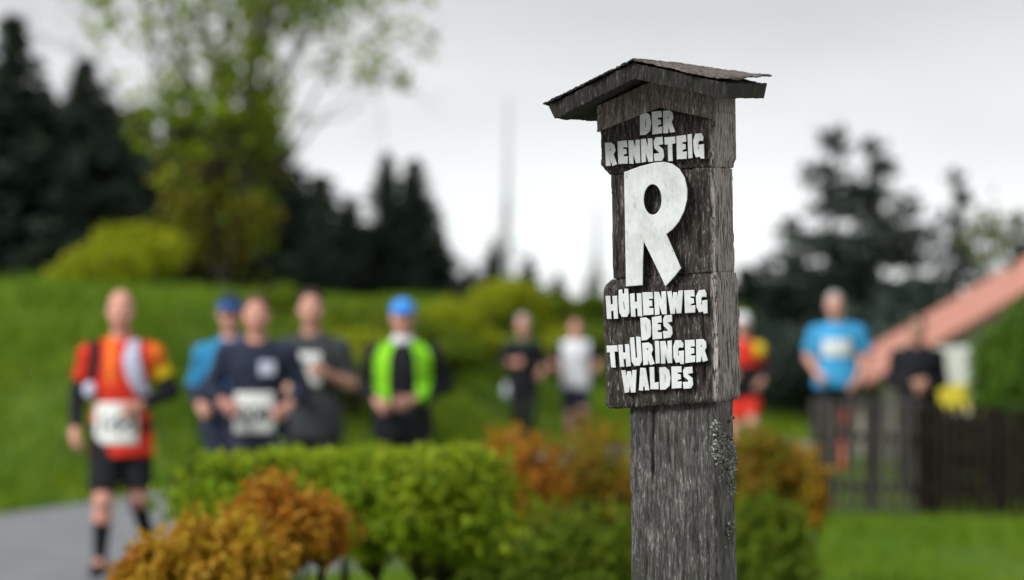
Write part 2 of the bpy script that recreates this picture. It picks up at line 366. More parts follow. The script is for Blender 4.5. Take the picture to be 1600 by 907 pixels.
# bushes: lumpy clouds of leaves on stems
def bush_mesh(seed, n, leaf, rx, ry, rz, zc, lumps=26, flat=0, aspect=1.7, stems=5, base=0.0):
    rg = np.random.default_rng(seed)
    d = rg.normal(size=(lumps,3)); d /= np.linalg.norm(d, axis=1)[:,None]; d[:,2] = np.where(d[:,2] < -.35, -d[:,2], d[:,2])
    C = d*np.array([rx,ry,rz])*rg.uniform(.5,.86,(lumps,1)) + [0,0,zc]
    lr = rg.uniform(.22,.42,lumps)*min(rx, rz)*1.25
    i = rg.integers(0, lumps, n); v = rg.normal(size=(n,3)); v /= np.linalg.norm(v, axis=1)[:,None]
    P = C[i] + v*(lr[i]*rg.uniform(.35,1.0,n)**.5)[:,None]
    st_ = rg.random(n) < .14; P[st_] += v[st_]*(lr[i[st_]]*rg.uniform(.05,.40,st_.sum()))[:,None]
    if flat: P[:,2] = np.where(P[:,2] > zc+rz*flat, zc+rz*flat + (P[:,2]-zc-rz*flat)*.3, P[:,2])
    V, F = leaves(P, leaf*rg.uniform(.6,1.35,n), aspect, v*.9 + [0,0,.5], .8)
    mb = MB()
    for s in range(stems):
        a = rg.uniform(0,6.28); r0 = rg.uniform(0,.12)*rx; c = C[rg.integers(0,lumps)]
        mb.tube([(math.cos(a)*r0, math.sin(a)*r0, base-.05), (c[0]*.4, c[1]*.4, base+(c[2]-base)*.5), tuple(c)], [.02*rz/.3,.014*rz/.3,.004], 6)
    return npmesh('foliage', V, F), mb.mesh('stem', True)
def bush(name, meshes, m, loc, label, group, rz=0, sc_=1):
    root = empty(name, loc, (0,0,rz)); tag(root, label, 'bush', group)
    a = link('foliage', meshes[0], root, m); a.material_slots[0].link = 'OBJECT'; a.material_slots[0].material = m; b = link('stem', meshes[1], root, bark_m); a.scale = b.scale = (sc_,)*3
    return root
yel_m = leaf_mat('yellow_green_leaves', [(.25,.31,.010),(.37,.42,.015),(.48,.50,.02)], .55)
olive_m = leaf_mat('olive_leaves', [(.10,.18,.010),(.16,.24,.014),(.25,.32,.018)], .5)
bm_ = [bush_mesh(31+i, 6000, .075, 1.0, .9, .75, .62, 36, 0, 1.7, 6) for i in range(2)]
for u, v, Y, k, sc_, m, lb in [
  (160,375,58,0,1.05,yel_m,'large yellow green bush on the bank under the left spruces'),
  (212,345,60,1,.95,yel_m,'taller yellow green bush right behind the large yellow one'),
  (105,412,59,1,.7,yel_m,'small yellow green bush at the left end of the yellow clump'),
  (520,478,49,0,.8,olive_m,'olive bush on the bank behind the grey shirted runner'),
  (575,470,51,1,.8,olive_m,'olive bush on the bank just left of the blue capped runner'),
  (700,468,56,0,.85,yel_m,'yellow green bush on the bank right of the blue capped runner'),
  (785,432,60,1,1.1,yel_m,'yellow green bush with high top above the black clad runner'),
  (860,455,64,0,1.1,olive_m,'olive bush behind the runner in the white shirt'),
  (930,465,66,1,1.0,olive_m,'olive bush on the bank just left of the wooden post'),
  (440,482,50,1,.6,olive_m,'low olive bush behind the dark shirted runner'),
  (640,485,54,0,.6,olive_m,'low bush straight behind the blue cap'),
  (470,510,46,0,.6,olive_m,'low olive bush between the two bib runners, on the bank slope'),
  (550,512,48,1,.6,yel_m,'yellow green clump on the slope right of the grey shirted runner'),
  (700,512,54,0,.6,olive_m,'olive clump on the slope between the blue cap and the black clad runner'),
  (760,512,57,1,.6,yel_m,'yellow green clump on the slope just left of the black clad runner'),
  (858,505,60,0,.6,yel_m,'yellow green clump on the slope between the two far runners'),
  (940,508,62,1,.6,olive_m,'olive clump on the slope between white shirt and post'),
  (740,480,59,1,.6,olive_m,'low bush at the foot of the high yellow green one')]:
    x, y, zt = at(u, v, Y); zb = hz(x, y); H = max(zt-zb, .5); bush('bush', bm_[k], m, (x, y, zb), lb, 'bushes on the meadow bank', rng.uniform(0,6.28), H/1.45)
for i, (u, v, Y) in enumerate([(1178,500,58),(1220,505,59),(1262,535,58.5),(1345,480,75),(1420,460,78)]):
    x, y, zt = at(u, v, Y); zb = hz(x, y)
    bush('bush', bm_[i % 2], needle2_m, (x, y, zb), 'dark green undergrowth bush behind the people at the fence, %s from the post' % ORD[i], 'undergrowth behind the fence', rng.uniform(0,6.28), (zt-zb)/1.45)

# the planted shrubs in front of the road
green_m = leaf_mat('fresh_green_leaves', [(.09,.20,.006),(.19,.32,.010),(.29,.40,.014),(.40,.47,.02)], .5, .55, (.38,.44,.016), 5)
orange_m = leaf_mat('orange_leaves', [(.38,.125,.012),(.54,.19,.02),(.60,.27,.028),(.36,.23,.02)], .5, .55, (.42,.27,.02), 9)
gold_m = leaf_mat('golden_leaves', [(.40,.25,.014),(.52,.37,.02),(.48,.19,.02),(.58,.50,.03)], .5, .55, (.50,.27,.025), 8)
rust_m = leaf_mat('rusty_leaves', [(.28,.115,.012),(.44,.18,.018),(.38,.24,.02),(.18,.22,.016)], .5, .55, (.20,.24,.016), 6)
dk_m = leaf_mat('dark_leaves', [(.012,.022,.010),(.03,.045,.016),(.05,.06,.03)], .2)
def shoot_mesh(seed, nsh, leaf, rx, ry, H, z0, per=16, bottom=.25, aspect=1.9, base=.5, flat=0):
    """arching shoots from several stems to a ragged, lumpy outline; leaves along the outer part of each shoot"""
    rg = np.random.default_rng(seed); mb = MB(); P = []; nr = []
    ns = max(3, int(rx*22*base*1.6)); sx = np.linspace(-1,1,ns)*rx*base + rg.normal(0,.04,ns); sy = rg.normal(0,ry*.2,ns)
    fork = [(sx[k]*1.15, sy[k], z0*.9+rg.uniform(-.02,.08)*H) for k in range(ns)]
    for k in range(ns):
        mb.tube([(sx[k], sy[k], -.03), ((sx[k]+fork[k][0])/2+rg.normal(0,.03), sy[k]+rg.normal(0,.03), fork[k][2]*.5), fork[k]], np.array([.016,.013,.010])*rg.uniform(.7,1.5), 7)
    zc = z0 + (H-z0)*bottom; A = rg.uniform(0, 2*np.pi, nsh); ce = rg.uniform(-.55, 1, nsh)
    ca = np.sqrt(1-ce**2); d = np.stack([np.cos(A)*ca, np.sin(A)*ca, ce], -1)
    lump = .62 + .75*fbm(d*2.3 + seed, 2); lump *= np.where(rg.random(nsh) < .12, rg.uniform(1.0,1.22,nsh), rg.uniform(.72,1.0,nsh))
    up = np.where(d[:,2] > 0, H-zc, zc-z0)
    T = np.stack([d[:,0]*rx, d[:,1]*ry, d[:,2]*up], -1)*lump[:,None] + [0,0,zc]
    if flat: T[:,2] = np.where(T[:,2] > zc, zc + (T[:,2]-zc)*1.5, T[:,2]); top = H*(.965+.05*fbm(np.stack([T[:,0]*6+seed, T[:,1]*6, 0*A], -1), 2)) + np.where(rg.random(nsh) < .06, .03, 0); T[:,2] = np.where(T[:,2] > top, top-rg.uniform(0,.05,nsh), T[:,2])
    T[:,2] = np.minimum(T[:,2], H*1.03)
    for i in range(nsh):
        k = np.argmin(np.abs(sx*1.15 - T[i,0]*.75 + rg.normal(0,.05,ns))); a = np.array(fork[k]); c = (a+T[i])/2 + [0,0,.12*np.linalg.norm(T[i]-a)]
        t = rg.uniform(.42, 1.03, per)[:,None]; q = a*(1-t)**2 + 2*c*t*(1-t) + T[i]*t**2
        P.append(q + rg.normal(0, leaf*.55, (per,3))); nr.append(np.tile(d[i]*.5+[0,0,.7], (per,1)))
        if i % 7 == 0: mb.tube([a, (a+2*c+T[i])/4, T[i]], [.006,.004,.0015], 4)
    P = np.concatenate(P); P[:,2] = np.maximum(P[:,2], .01); V, F = leaves(P, leaf*rg.uniform(.55,1.35,len(P)), aspect, np.concatenate(nr), .8)
    return npmesh('foliage', V, F), mb.mesh('stem', True)
def shrub(u, v, Y, rx, ry, vlow, m, nsh, leaf, seed, label, bottom=.3, base=.5, flat=0):
    x, y, zt = at(u, v, Y); zb = hz(x, y); z0 = max(at(u, vlow, Y)[2]-zb, .06)
    return bush('shrub', shoot_mesh(seed, nsh, leaf, rx, ry, zt-zb, z0, 16, bottom, 1.9, base, flat), m, (x, y, zb), label, 'planted shrubs beside the road')
shrub(650,700,15.0,.40,.38,905,green_m,2300,.019,41,'broad fresh green clipped shrub with dark stem, in front of the road',.55,.2,1)
shrub(440,702,15.3,.42,.34,840,green_m,1900,.019,42,'flatter green clipped shrub joined to the broad green one on its left',.5,.5,1)
shrub(318,715,15.4,.12,.14,800,dk_m,260,.018,43,'small dark leaved shrub at the left end of the green ones')
shrub(437,750,12.6,.21,.2,880,orange_m,760,.018,44,'rounded orange brown shrub in front of the green clipped ones')
shrub(335,802,11.8,.225,.22,950,gold_m,800,.019,45,'golden yellow low shrub, nearest to the camera')
shrub(225,838,11.9,.10,.12,950,orange_m,200,.017,46,'small orange tuft at the left end of the golden shrub')
shrub(800,672,18.2,.27,.28,960,orange_m,1100,.022,47,'orange shrub right of the broad green one',.5)
shrub(925,670,18.6,.30,.28,960,rust_m,1150,.022,48,'rusty orange shrub partly hidden by the wooden post',.5)
shrub(900,790,17.2,.34,.2,930,olive_m,620,.020,49,'loose green leafy growth at the foot of the rusty orange shrub',.35)
shrub(735,800,16.4,.16,.16,930,olive_m,260,.020,52,'loose green leafy growth between broad green and orange shrubs',.35)
shrub(1185,672,21.0,.25,.24,810,rust_m,760,.024,50,'rusty yellow shrub just right of the wooden post',.5)
shrub(1200,770,20.3,.26,.2,940,olive_m,520,.022,53,'loose green leafy growth at the foot of the rusty yellow shrub',.35)
shrub(1252,700,22.0,.14,.16,830,gold_m,420,.024,51,'small golden shrub at the left end of the picket fence',.5)
# little plants with pale flower heads
pet_m = noise_mat('pale_petals', [(.3,(.5,.46,.2)),(.7,(.7,.66,.42))], (30,30,30), 2, .7, 0)
for i, (u, v, Y, lb) in enumerate([(832,868,18.0,'pale flower clump below the orange shrubs'), (752,880,16.8,'pale flower clump under the broad green shrub'), (945,835,19.0,'small pale flower clump beside the wooden post')]):
    x, y, zt = at(u, v, Y); zb = hz(x, y); root = empty('flower_clump', (x, y, zb)); tag(root, lb, 'flowers', 'pale flower clumps'); mb = MB(); hd = []
    for k in range(14):
        a = rng.uniform(0,6.28); rr = rng.uniform(0,.06); H = (zt-zb)*rng.uniform(.7,1)
        mb.tube([(0,0,0),(math.cos(a)*rr*.5,math.sin(a)*rr*.5,H*.6),(math.cos(a)*rr,math.sin(a)*rr,H)], [.004,.003,.002], 4); hd.append((math.cos(a)*rr,math.sin(a)*rr,H))
    mb.build('stem', green_m, root)
    P = np.repeat(np.array(hd), 14, 0) + rng.normal(0,.009,(14*14,3)); V, F = leaves(P, .014, 1.3); link('flower_heads', npmesh('flower_heads', V, F), root, pet_m)['kind'] = 'stuff'
    P = rng.normal(0,.04,(300,3))*[1,1,.4] + [0,0,(zt-zb)*.5]; V, F = leaves(P, .03, 2.2); link('foliage', npmesh('foliage', V, F), root, olive_m)

# hedges on the right
hedge_m = leaf_mat('hedge_leaves', [(.035,.10,.005),(.07,.16,.008),(.12,.22,.012)], .3)
def hedge(u, v, Y, rx, ry, rz, m, n, seed, label):
    x, y, zt = at(u, v, Y); zb = hz(x, y); H = zt-zb; rz = H*.52
    bush('hedge', bush_mesh(seed, n, .04, rx, ry, rz, H*.5, 60, 0, 1.6, 6), m, (x, y, zb), label, None)
hedge(1635,470,34.0,.62,.6,.8,hedge_m,22000,61,'tall round topped green hedge at the right edge behind the dark fence')
hedge(1515,662,33.4,.66,.3,.4,dk_m,14000,62,'low dark hedge behind the fence under the white and yellow board')

# ------------------------------------------------------------ fences, house and sign board on the right
picket_m = noise_mat('weathered_pickets', [(.3,(.026,.023,.020)),(.7,(.08,.073,.066))], (30,30,3), 4, .85, .4, .004)
dark_m = noise_mat('dark_stained_boards', [(.3,(.007,.005,.004)),(.7,(.022,.017,.013))], (30,30,3), 4, .9, .4, .004, .08)
def fence(name, a, b, hgt, step, wid, th, m, rails, label, pointed=True, posts=3, zoff=0):
    a = np.array(a); b = np.array(b); d = b-a; Ln = np.linalg.norm(d); ang = math.atan2(d[1], d[0])
    root = empty(name, (a[0], a[1], hz(*a)), (0,0,ang)); tag(root, label, 'fence')
    n = int(Ln/step)
    mb = MB(); mb.box((-wid/2,-th/2,0), (wid/2,th/2,hgt))
    V = mb.V[0]; 
    if pointed:
        V = np.concatenate([V, [[0,-th/2,hgt+wid*.7],[0,th/2,hgt+wid*.7]]])
        me = npmesh('picket', V, [np.array([[3,2,1,0],[1,2,6,5],[3,0,4,7],[5,6,9,8],[7,4,8,9]]), np.array([[0,1,5,8,4],[2,3,7,9,6]])])
    else: me = mb.mesh('board')
    for i in range(n+1):
        x = i*step; p = a + d*(x/Ln)
        o = link('picket' if pointed else 'board', me, root, m); o.location = (x, 0, hz(*p)-root.location.z-.03+rng.uniform(-.012,.012)+zoff)
        o.rotation_euler = (rng.normal(0,.01), rng.normal(0,.014), 0); o.scale = (rng.uniform(.92,1.06), 1, rng.uniform(.98,1.02))
    for z in rails:
        MB().box((-.05, th*.5+.002, z-.035+zoff), (Ln+.05, th*.5+.045, z+.035+zoff)).build('rail', dark_m if pointed else m, root)
    for i in range(posts):
        x = Ln*(i+.02)/max(posts-1,1)*.98
        MB().box((x-.045, th*.5+.047, -.25), (x+.045, th*.5+.137, hgt*.97)).build('post', m, root)
fence('picket_fence', (2.53,32.0), (3.27,31.3), .99, .106, .048, .02, picket_m, (.25,.66), 'weathered grey picket fence with wide gaps, left of the dark brown one')
fence('picket_fence', (3.33,31.25), (4.30,29.9), .92, .125, .072, .022, dark_m, (.25,.72), 'dark brown picket fence in front of the green hedge at right', True, 3)

# house down the slope: cream gable wall, salmon tiled roof
cream_m = noise_mat('cream_render', [(.3,(.42,.42,.32)),(.7,(.55,.55,.44))], (6,6,6), 5, .9, .3, .01)
tile_m = noise_mat('salmon_roof_tiles', [(.3,(.40,.16,.11)),(.5,(.52,.23,.17)),(.7,(.62,.32,.25))], (5,5,5), 6, .8, .2, .01)
trim_m = noise_mat('brown_timber', [(.3,(.08,.04,.025)),(.7,(.14,.08,.05))], (20,20,3), 4, .8, .2, .004)
glass_m, _, _, b_ = mat('window_glass'); b_.inputs['Base Color'].default_value = (.02,.025,.03,1); b_.inputs['Roughness'].default_value = .08
HX, HY, HZ = 5.75, 60.0, hz(8, 60)-.25
house = empty('house', (HX, HY, HZ)); tag(house, 'low cream house with salmon red tiled roof beyond the fence', 'house')
EZ = .84-HZ; sl_ = math.tan(R(30)); HW = 7.2; RZ = EZ + HW/2*sl_; DP = 8.5
V = [(0,0,0),(HW,0,0),(HW,DP,0),(0,DP,0),(0,0,EZ),(HW,0,EZ),(HW,DP,EZ),(0,DP,EZ),(HW/2,0,RZ),(HW/2,DP,RZ)]
link('wall', npmesh('wall', V, [np.array([[1,2,6,5],[3,0,4,7],[3,2,1,0]]), np.array([[0,1,5,8,4],[2,3,7,9,6]])]), house, cream_m)
for sgn in (-1, 1):
    roof = None; nc = 13; slope = HW/2/math.cos(R(30)) + .45
    M = Matrix.Translation((HW/2, -.35, RZ+.10)) @ Matrix.Rotation(sgn*R(30), 4, 'Y')
    MB().box((0 if sgn > 0 else -slope, 0, -.07), (slope if sgn > 0 else 0, DP+.7, -.005), M).build('roof_deck', trim_m, house)
    mb = MB()
    for c in range(nc):              # overlapping tile courses
        a0 = slope*c/nc; a1 = slope*(c+1.12)/nc
        for q in range(30):
            y0 = (DP+.7)*q/30; y1 = (DP+.7)*(q+.96)/30
            T = M @ Matrix.Translation((sgn*a0, 0, .012)) @ Matrix.Rotation(sgn*R(-1.6)*-1*-1, 4, 'Y')
            lo, hi = (0, a1-a0) if sgn > 0 else (-(a1-a0), 0)
            mb.box((lo, y0, 0), (hi, y1, .025), T)
    o = mb.build('roof_tiles', tile_m, house); o['kind'] = 'stuff'
for wx in (1.5, 5.2):
    f = MB().box((wx-.5,-.06,EZ-1.6), (wx+.5,-.003,EZ-.5)).build('window', trim_m, house)
    MB().box((wx-.43,-.075,EZ-1.53), (wx-.03,-.062,EZ-.57)).build('pane', glass_m, f)
    MB().box((wx+.03,-.075,EZ-1.53), (wx+.43,-.062,EZ-.57)).build('pane', glass_m, f)
# white and yellow board on posts
wb_m = noise_mat('white_board', [(.3,(.55,.57,.5)),(.7,(.68,.7,.64))], (4,4,4), 3, .5, 0)
yb_m = noise_mat('yellow_board', [(.3,(.6,.5,.04)),(.7,(.72,.6,.06))], (4,4,4), 3, .5, 0)
x0, y0, z1 = at(1402, 541, 36.2); x1, _, z0 = at(1514, 640, 36.2); zm = at(1400, 601, 36.2)[2]; zb = hz((x0+x1)/2, y0)
board = empty('notice_board', ((x0+x1)/2, y0, zb)); tag(board, 'white board with yellow lower band behind the person in dark jacket', 'notice board'); hw_ = (x1-x0)/2
MB().box((-hw_,-.015,zm-zb+.001), (hw_,.015,z1-zb)).build('panel', wb_m, board)
MB().box((-hw_,-.019,z0-zb), (hw_,.019,zm-zb)).build('yellow_band', yb_m, board)
for sx in (-1, 1): MB().box((sx*(hw_-.06)-.03,.021,-.3), (sx*(hw_-.06)+.03,.08,z1-zb-.02)).build('post', dark_m, board)

# ------------------------------------------------------------ the carved wooden post
def wood(name, dark, mid, light, worn=0.0, side=None, algae=.0):
    m, N, L, b = mat(name); t = N.new('ShaderNodeTexCoord')
    def nz(scale, detail=6, rough=.65, dist=0):
        mp = N.new('ShaderNodeMapping'); mp.inputs['Scale'].default_value = scale; L.new(t.outputs['Object'], mp.inputs[0])
        n = N.new('ShaderNodeTexNoise'); n.inputs['Scale'].default_value = 1; n.inputs['Detail'].default_value = detail; n.inputs['Roughness'].default_value = rough; n.inputs['Distortion'].default_value = dist
        L.new(mp.outputs[0], n.inputs[0]); return n
    def math_(op, a, bb=None, clamp=False):
        n = N.new('ShaderNodeMath'); n.operation = op; n.use_clamp = clamp
        for i, q in enumerate((a, bb)):
            if q is None: continue
            if isinstance(q, (int, float)): n.inputs[i].default_value = q
            else: L.new(q, n.inputs[i])
        return n.outputs[0]
    def rng_(x, a, bb, c=0, d=1):
        n = N.new('ShaderNodeMapRange'); n.inputs[1].default_value = a; n.inputs[2].default_value = bb; n.inputs[3].default_value = c; n.inputs[4].default_value = d; L.new(x, n.inputs[0]); return n.outputs[0]
    def mixc(f, a, c):
        n = N.new('ShaderNodeMix'); n.data_type = 'RGBA'
        if isinstance(f, float): n.inputs[0].default_value = f
        else: L.new(f, n.inputs[0])
        for i, q in ((6, a), (7, c)):
            if isinstance(q, tuple): n.inputs[i].default_value = (*q, 1)
            else: L.new(q, n.inputs[i])
        return n.outputs[2]
    fine = nz((480,480,44), 5, .7, .3).outputs[0]; fib = nz((210,210,24), 6, .72, .8).outputs[0]; patch = nz((16,16,7), 4).outputs[0]; fleck = nz((330,330,70), 3, .6).outputs[0]
    r = ramp_node(N, [(.36, dark), (.52, mid), (.72, light)]); L.new(fib, r.inputs[0]); col = r.outputs[0]
    col = mixc(rng_(fine, .40, .55, .75, 0), col, tuple(x*.45 for x in dark))             # open dark grain
    col = mixc(math_('MULTIPLY', rng_(patch, .45, .7), .55), col, tuple(x*.8 for x in dark))
    fl = math_('MULTIPLY', rng_(fleck, .55, .63), rng_(fib, .45, .6), True)
    if side is not None:             # the bleached, split right-hand side
        sx = N.new('ShaderNodeSeparateXYZ'); L.new(t.outputs['Object'], sx.inputs[0])
        sd_ = rng_(sx.outputs[0], side-.006, side+.004); fl = math_('ADD', math_('MULTIPLY', fl, .5), math_('MULTIPLY', sd_, math_('MULTIPLY', rng_(fib, .43, .54), rng_(patch, .25, .45))), True)
    col = mixc(math_('MULTIPLY', fl, worn), col, tuple(min(1, x*2.6) for x in light))
    if algae: col = mixc(math_('MULTIPLY', rng_(nz((9,9,5), 4).outputs[0], .52, .68), algae), col, (.045,.05,.03))
    L.new(col, b.inputs['Base Color']); b.inputs['Roughness'].default_value = .88; b.inputs['Specular IOR Level'].default_value = .25
    hh = math_('ADD', math_('MULTIPLY', fib, .9), math_('MULTIPLY', fine, .6)); bp = N.new('ShaderNodeBump'); bp.inputs['Strength'].default_value = .9; bp.inputs['Distance'].default_value = .0022
    L.new(hh, bp.inputs['Height']); L.new(bp.outputs[0], b.inputs['Normal']); return m
wood_block = wood('carved_oak', (.016,.0135,.0115), (.060,.052,.045), (.175,.162,.147), 1.0, .0775)
wood_post = wood('weathered_oak', (.034,.032,.030), (.108,.103,.096), (.235,.228,.215), .65, .0785, .25)
wood_gable = wood('gable_oak', (.11,.095,.082), (.25,.22,.195), (.40,.37,.33), .4)
wood_roof = wood('roof_oak', (.014,.013,.012), (.035,.032,.029), (.075,.07,.065), .4, None, .3)
felt_m = noise_mat('roofing_felt', [(.3,(.05,.042,.038)),(.5,(.14,.115,.10)),(.62,(.20,.17,.15)),(.72,(.42,.40,.37))], (90,90,90), 8, .95, .9, .003)
feltd_m = noise_mat('dark_roofing_felt', [(.3,(.010,.011,.012)),(.6,(.03,.031,.032)),(.75,(.10,.10,.10))], (80,80,80), 8, .9, .9, .003)
paint_m, N_, L_, b_ = mat('chipped_white_paint')
t_ = N_.new('ShaderNodeTexCoord'); mpp = N_.new('ShaderNodeMapping'); mpp.inputs['Scale'].default_value = (1.5,1.5,.55); L_.new(t_.outputs['Object'], mpp.inputs[0]); n1 = N_.new('ShaderNodeTexNoise'); n1.inputs['Scale'].default_value = 170; n1.inputs['Detail'].default_value = 7; n1.inputs['Roughness'].default_value = .7
n2 = N_.new('ShaderNodeTexNoise'); n2.inputs['Scale'].default_value = 28; n2.inputs['Detail'].default_value = 4
L_.new(mpp.outputs[0], n1.inputs[0]); L_.new(t_.outputs['Object'], n2.inputs[0])
r1 = ramp_node(N_, [(.31,(.14,.13,.12)),(.355,(.55,.57,.56)),(.45,(.61,.645,.645)),(.72,(.70,.735,.735))]); L_.new(n1.outputs[0], r1.inputs[0])
r2 = ramp_node(N_, [(.3,(.80,.80,.76)),(.6,(1,1,1))]); L_.new(n2.outputs[0], r2.inputs[0])
mm = N_.new('ShaderNodeMix'); mm.data_type = 'RGBA'; mm.blend_type = 'MULTIPLY'; mm.inputs[0].default_value = 1; L_.new(r1.outputs[0], mm.inputs[6]); L_.new(r2.outputs[0], mm.inputs[7]); L_.new(mm.outputs[2], b_.inputs['Base Color'])
bp_ = N_.new('ShaderNodeBump'); bp_.inputs['Strength'].default_value = .5; bp_.inputs['Distance'].default_value = .0015; L_.new(n1.outputs[0], bp_.inputs['Height']); L_.new(bp_.outputs[0], b_.inputs['Normal']); b_.inputs['Roughness'].default_value = .7

PS = 850.0; PD = FPX/PS; U0 = 1066.6; PHI = R(11.5)
axis = Vector(((U0-800)/PS, PD, 1.6))
M3 = (Matrix.Rotation(R(-1.0), 3, 'Y') @ Matrix.Rotation(R(1.5), 3, 'X') @ Matrix.Rotation(-(PHI + math.atan((U0-800)/FPX)), 3, 'Z'))
ploc = axis - M3 @ Vector((0,0,1.6))
sign = empty('wooden_signpost', ploc, M3.to_euler())
tag(sign, 'weathered wooden trail post with small gabled roof and raised white letters', 'signpost')
Mi = M3.inverted(); eye_l = Mi @ (Vector((0,0,EYE)) - ploc)
def loc(u, v, yl):                   # a measured pixel on the post's local plane y = yl: local x, z
    d = Mi @ Vector(((u-800)/FPX, 1, (HORIZON-v)/FPX)); t = (yl - eye_l.y)/d.y; p = eye_l + d*t
    return p.x, p.z
SH = .047                            # the carved courses run up to the right
def zax(u, v, yl): x, z = loc(u, v, yl); return z - SH*x
def timber(name, rows, m, dz=.004, ds=.0035, rc=.006, amp=.0016, seed=0, shear=SH, cracks=(), parent=sign):
    """rows: (z, xl, xr, yf, yb) from bottom to top; a dense, fibrous, slightly split solid"""
    rows = np.array(rows, float); zz = [rows[0,0]]
    for a, b in zip(rows[:-1,0], rows[1:,0]): zz += list(np.linspace(a, b, max(2, int((b-a)/dz)+1))[1:])
    zz = np.array(zz); ex = [np.interp(zz, rows[:,0], rows[:,i]) for i in range(1,5)]
    W = rows[:,2].max()-rows[:,1].min(); D = rows[:,4].max()-rows[:,3].min(); nx, ny = int(W/ds), int(D/ds)
    tx = np.linspace(0,1,nx, endpoint=False); ty = np.linspace(0,1,ny, endpoint=False)
    px = np.concatenate([tx, np.ones(ny), 1-tx, np.zeros(ny)]); py = np.concatenate([np.zeros(nx), ty, np.ones(nx), 1-ty]); n = len(px)
    nxn = np.concatenate([np.zeros(nx), np.ones(ny), np.zeros(nx), -np.ones(ny)]); nyn = np.concatenate([-np.ones(nx), np.zeros(ny), np.ones(nx), np.zeros(ny)])
    Xr = ex[0][:,None]*(1-px) + ex[1][:,None]*px; Yr = ex[2][:,None]*(1-py) + ex[3][:,None]*py; Zr = np.repeat(zz[:,None], n, 1)
    cx, cyy = np.clip(Xr, ex[0][:,None]+rc, ex[1][:,None]-rc), np.clip(Yr, ex[2][:,None]+rc, ex[3][:,None]-rc)
    dx, dy = Xr-cx, Yr-cyy; dl = np.hypot(dx, dy); f = np.minimum(1, rc/np.maximum(dl, 1e-9)); Xr, Yr = cx+dx*f, cyy+dy*f
    Q = np.stack([Xr*170+seed, Yr*170, Zr*9], -1); ds_ = (fbm(Q, 3)-.5)*2*amp + (fbm(np.stack([Xr*30+seed, Yr*30, Zr*14], -1), 2)-.5)*2*amp*1.2
    corner = np.minimum(np.abs(Xr-ex[0][:,None]), np.abs(Xr-ex[1][:,None])) + np.minimum(np.abs(Yr-ex[2][:,None]), np.abs(Yr-ex[3][:,None]))
    ds_ = ds_ - .004*smooth(1-corner/.012)*(fbm(np.stack([Xr*8+seed, Yr*8, Zr*55], -1), 3) > .52)*fbm(np.stack([Xr*20, Yr*20, Zr*90+seed], -1), 2)
    for (c, z0, z1, wd, dp) in cracks:      # splits along the grain on the front face
        xc = c + .006*(vnoise(np.stack([Zr*18+c*99, Zr*0, Zr*0], -1))-.5); ds_ = ds_ - dp*np.exp(-((Xr-xc)/wd)**2)*smooth((Zr-z0)/.03)*smooth((z1-Zr)/.03)*(nyn < -.5)
    ll = np.hypot(dx, dy); ox = np.where(ll > 1e-6, dx/np.maximum(ll,1e-6), nxn); oy = np.where(ll > 1e-6, dy/np.maximum(ll,1e-6), nyn)
    Xr, Yr = Xr+ox*ds_, Yr+oy*ds_
    Zr = Zr + shear*Xr; m_ = len(zz)
    edge_n = (fbm(np.stack([Xr*60+seed, Yr*60, 0*Zr], -1), 2)-.5)*.004; Zr[0] += edge_n[0]; Zr[-1] += edge_n[-1]
    V = np.stack([Xr,Yr,Zr], -1).reshape(-1,3); i, j = np.meshgrid(np.arange(m_-1), np.arange(n), indexing='ij'); k = (j+1) % n
    F = np.stack([i*n+j, i*n+k, (i+1)*n+k, (i+1)*n+j], -1).reshape(-1,4)
    c0, c1 = V[:n].mean(0), V[-n:].mean(0); V = np.concatenate([V, [c0, c1]]); j = np.arange(n); k = (j+1) % n; b0 = len(V)-2
    F3 = np.concatenate([np.stack([np.full(n,b0), k, j], -1), np.stack([np.full(n,b0+1), (m_-1)*n+j, (m_-1)*n+k], -1)])
    return link(name, npmesh(name, V, [F, F3], True), parent, m)
yB, yM, yP = -.108, -.100, -.092
xl = lambda u, v, y: loc(u, v, y)[0]
z_ub = (zax(941,270,yB)+zax(1112,254,yB))/2; z_lt = (zax(943,443,yB)+zax(1112,432,yB))/2; z_lb = (zax(943,641,yB)+zax(1108,629,yB))/2
z_top = loc(1031,138,yB)[1]
z_gb = zax(941,186,yB)
BX0, BX1 = (xl(940,230,yB)+xl(942,560,yB))/2, (xl(1119,230,yB)+xl(1122,560,yB))/2; BY1 = .105
MX0, MX1, MY1 = xl(955,350,yM), xl(1118,350,yM), .082
QX0, QX1, QY1 = xl(985,760,yP), xl(1119,760,yP), .088
timber('lower_post', [(-.25,QX0-.006,QX1+.004,yP,QY1),(z_lb+.012,QX0,QX1,yP,QY1)], wood_post, .006, .0021, .008, .0022, 3, 0, [(-.040,1.20,1.37,.0022,.009),(-.058,.98,1.12,.0018,.005),(.012,.95,1.12,.0018,.005),(.04,.9,1.30,.0016,.004),(-.012,1.22,1.33,.0016,.006),(.058,1.0,1.12,.0018,.006)])
timber('lower_block', [(z_lb,BX0+.006,BX1-.004,yB+.003,BY1-.004),(z_lb+.008,BX0,BX1,yB,BY1),(z_lt-.012,BX0,BX1,yB,BY1),(z_lt-.003,BX0+.005,BX1-.003,yB+.003,BY1-.005),(z_lt+.006,MX0-.002,MX1+.001,yM-.001,MY1)], wood_block, .004, .0022, .006, .0018, 11, SH, [(.060,z_lb+.02,z_lt-.05,.0020,.008),(-.075,z_lb-.03,z_lb+.06,.0018,.006),(.02,z_lb-.03,z_lb+.045,.0018,.006),(-.02,z_lb-.03,z_lb+.03,.0016,.005)])
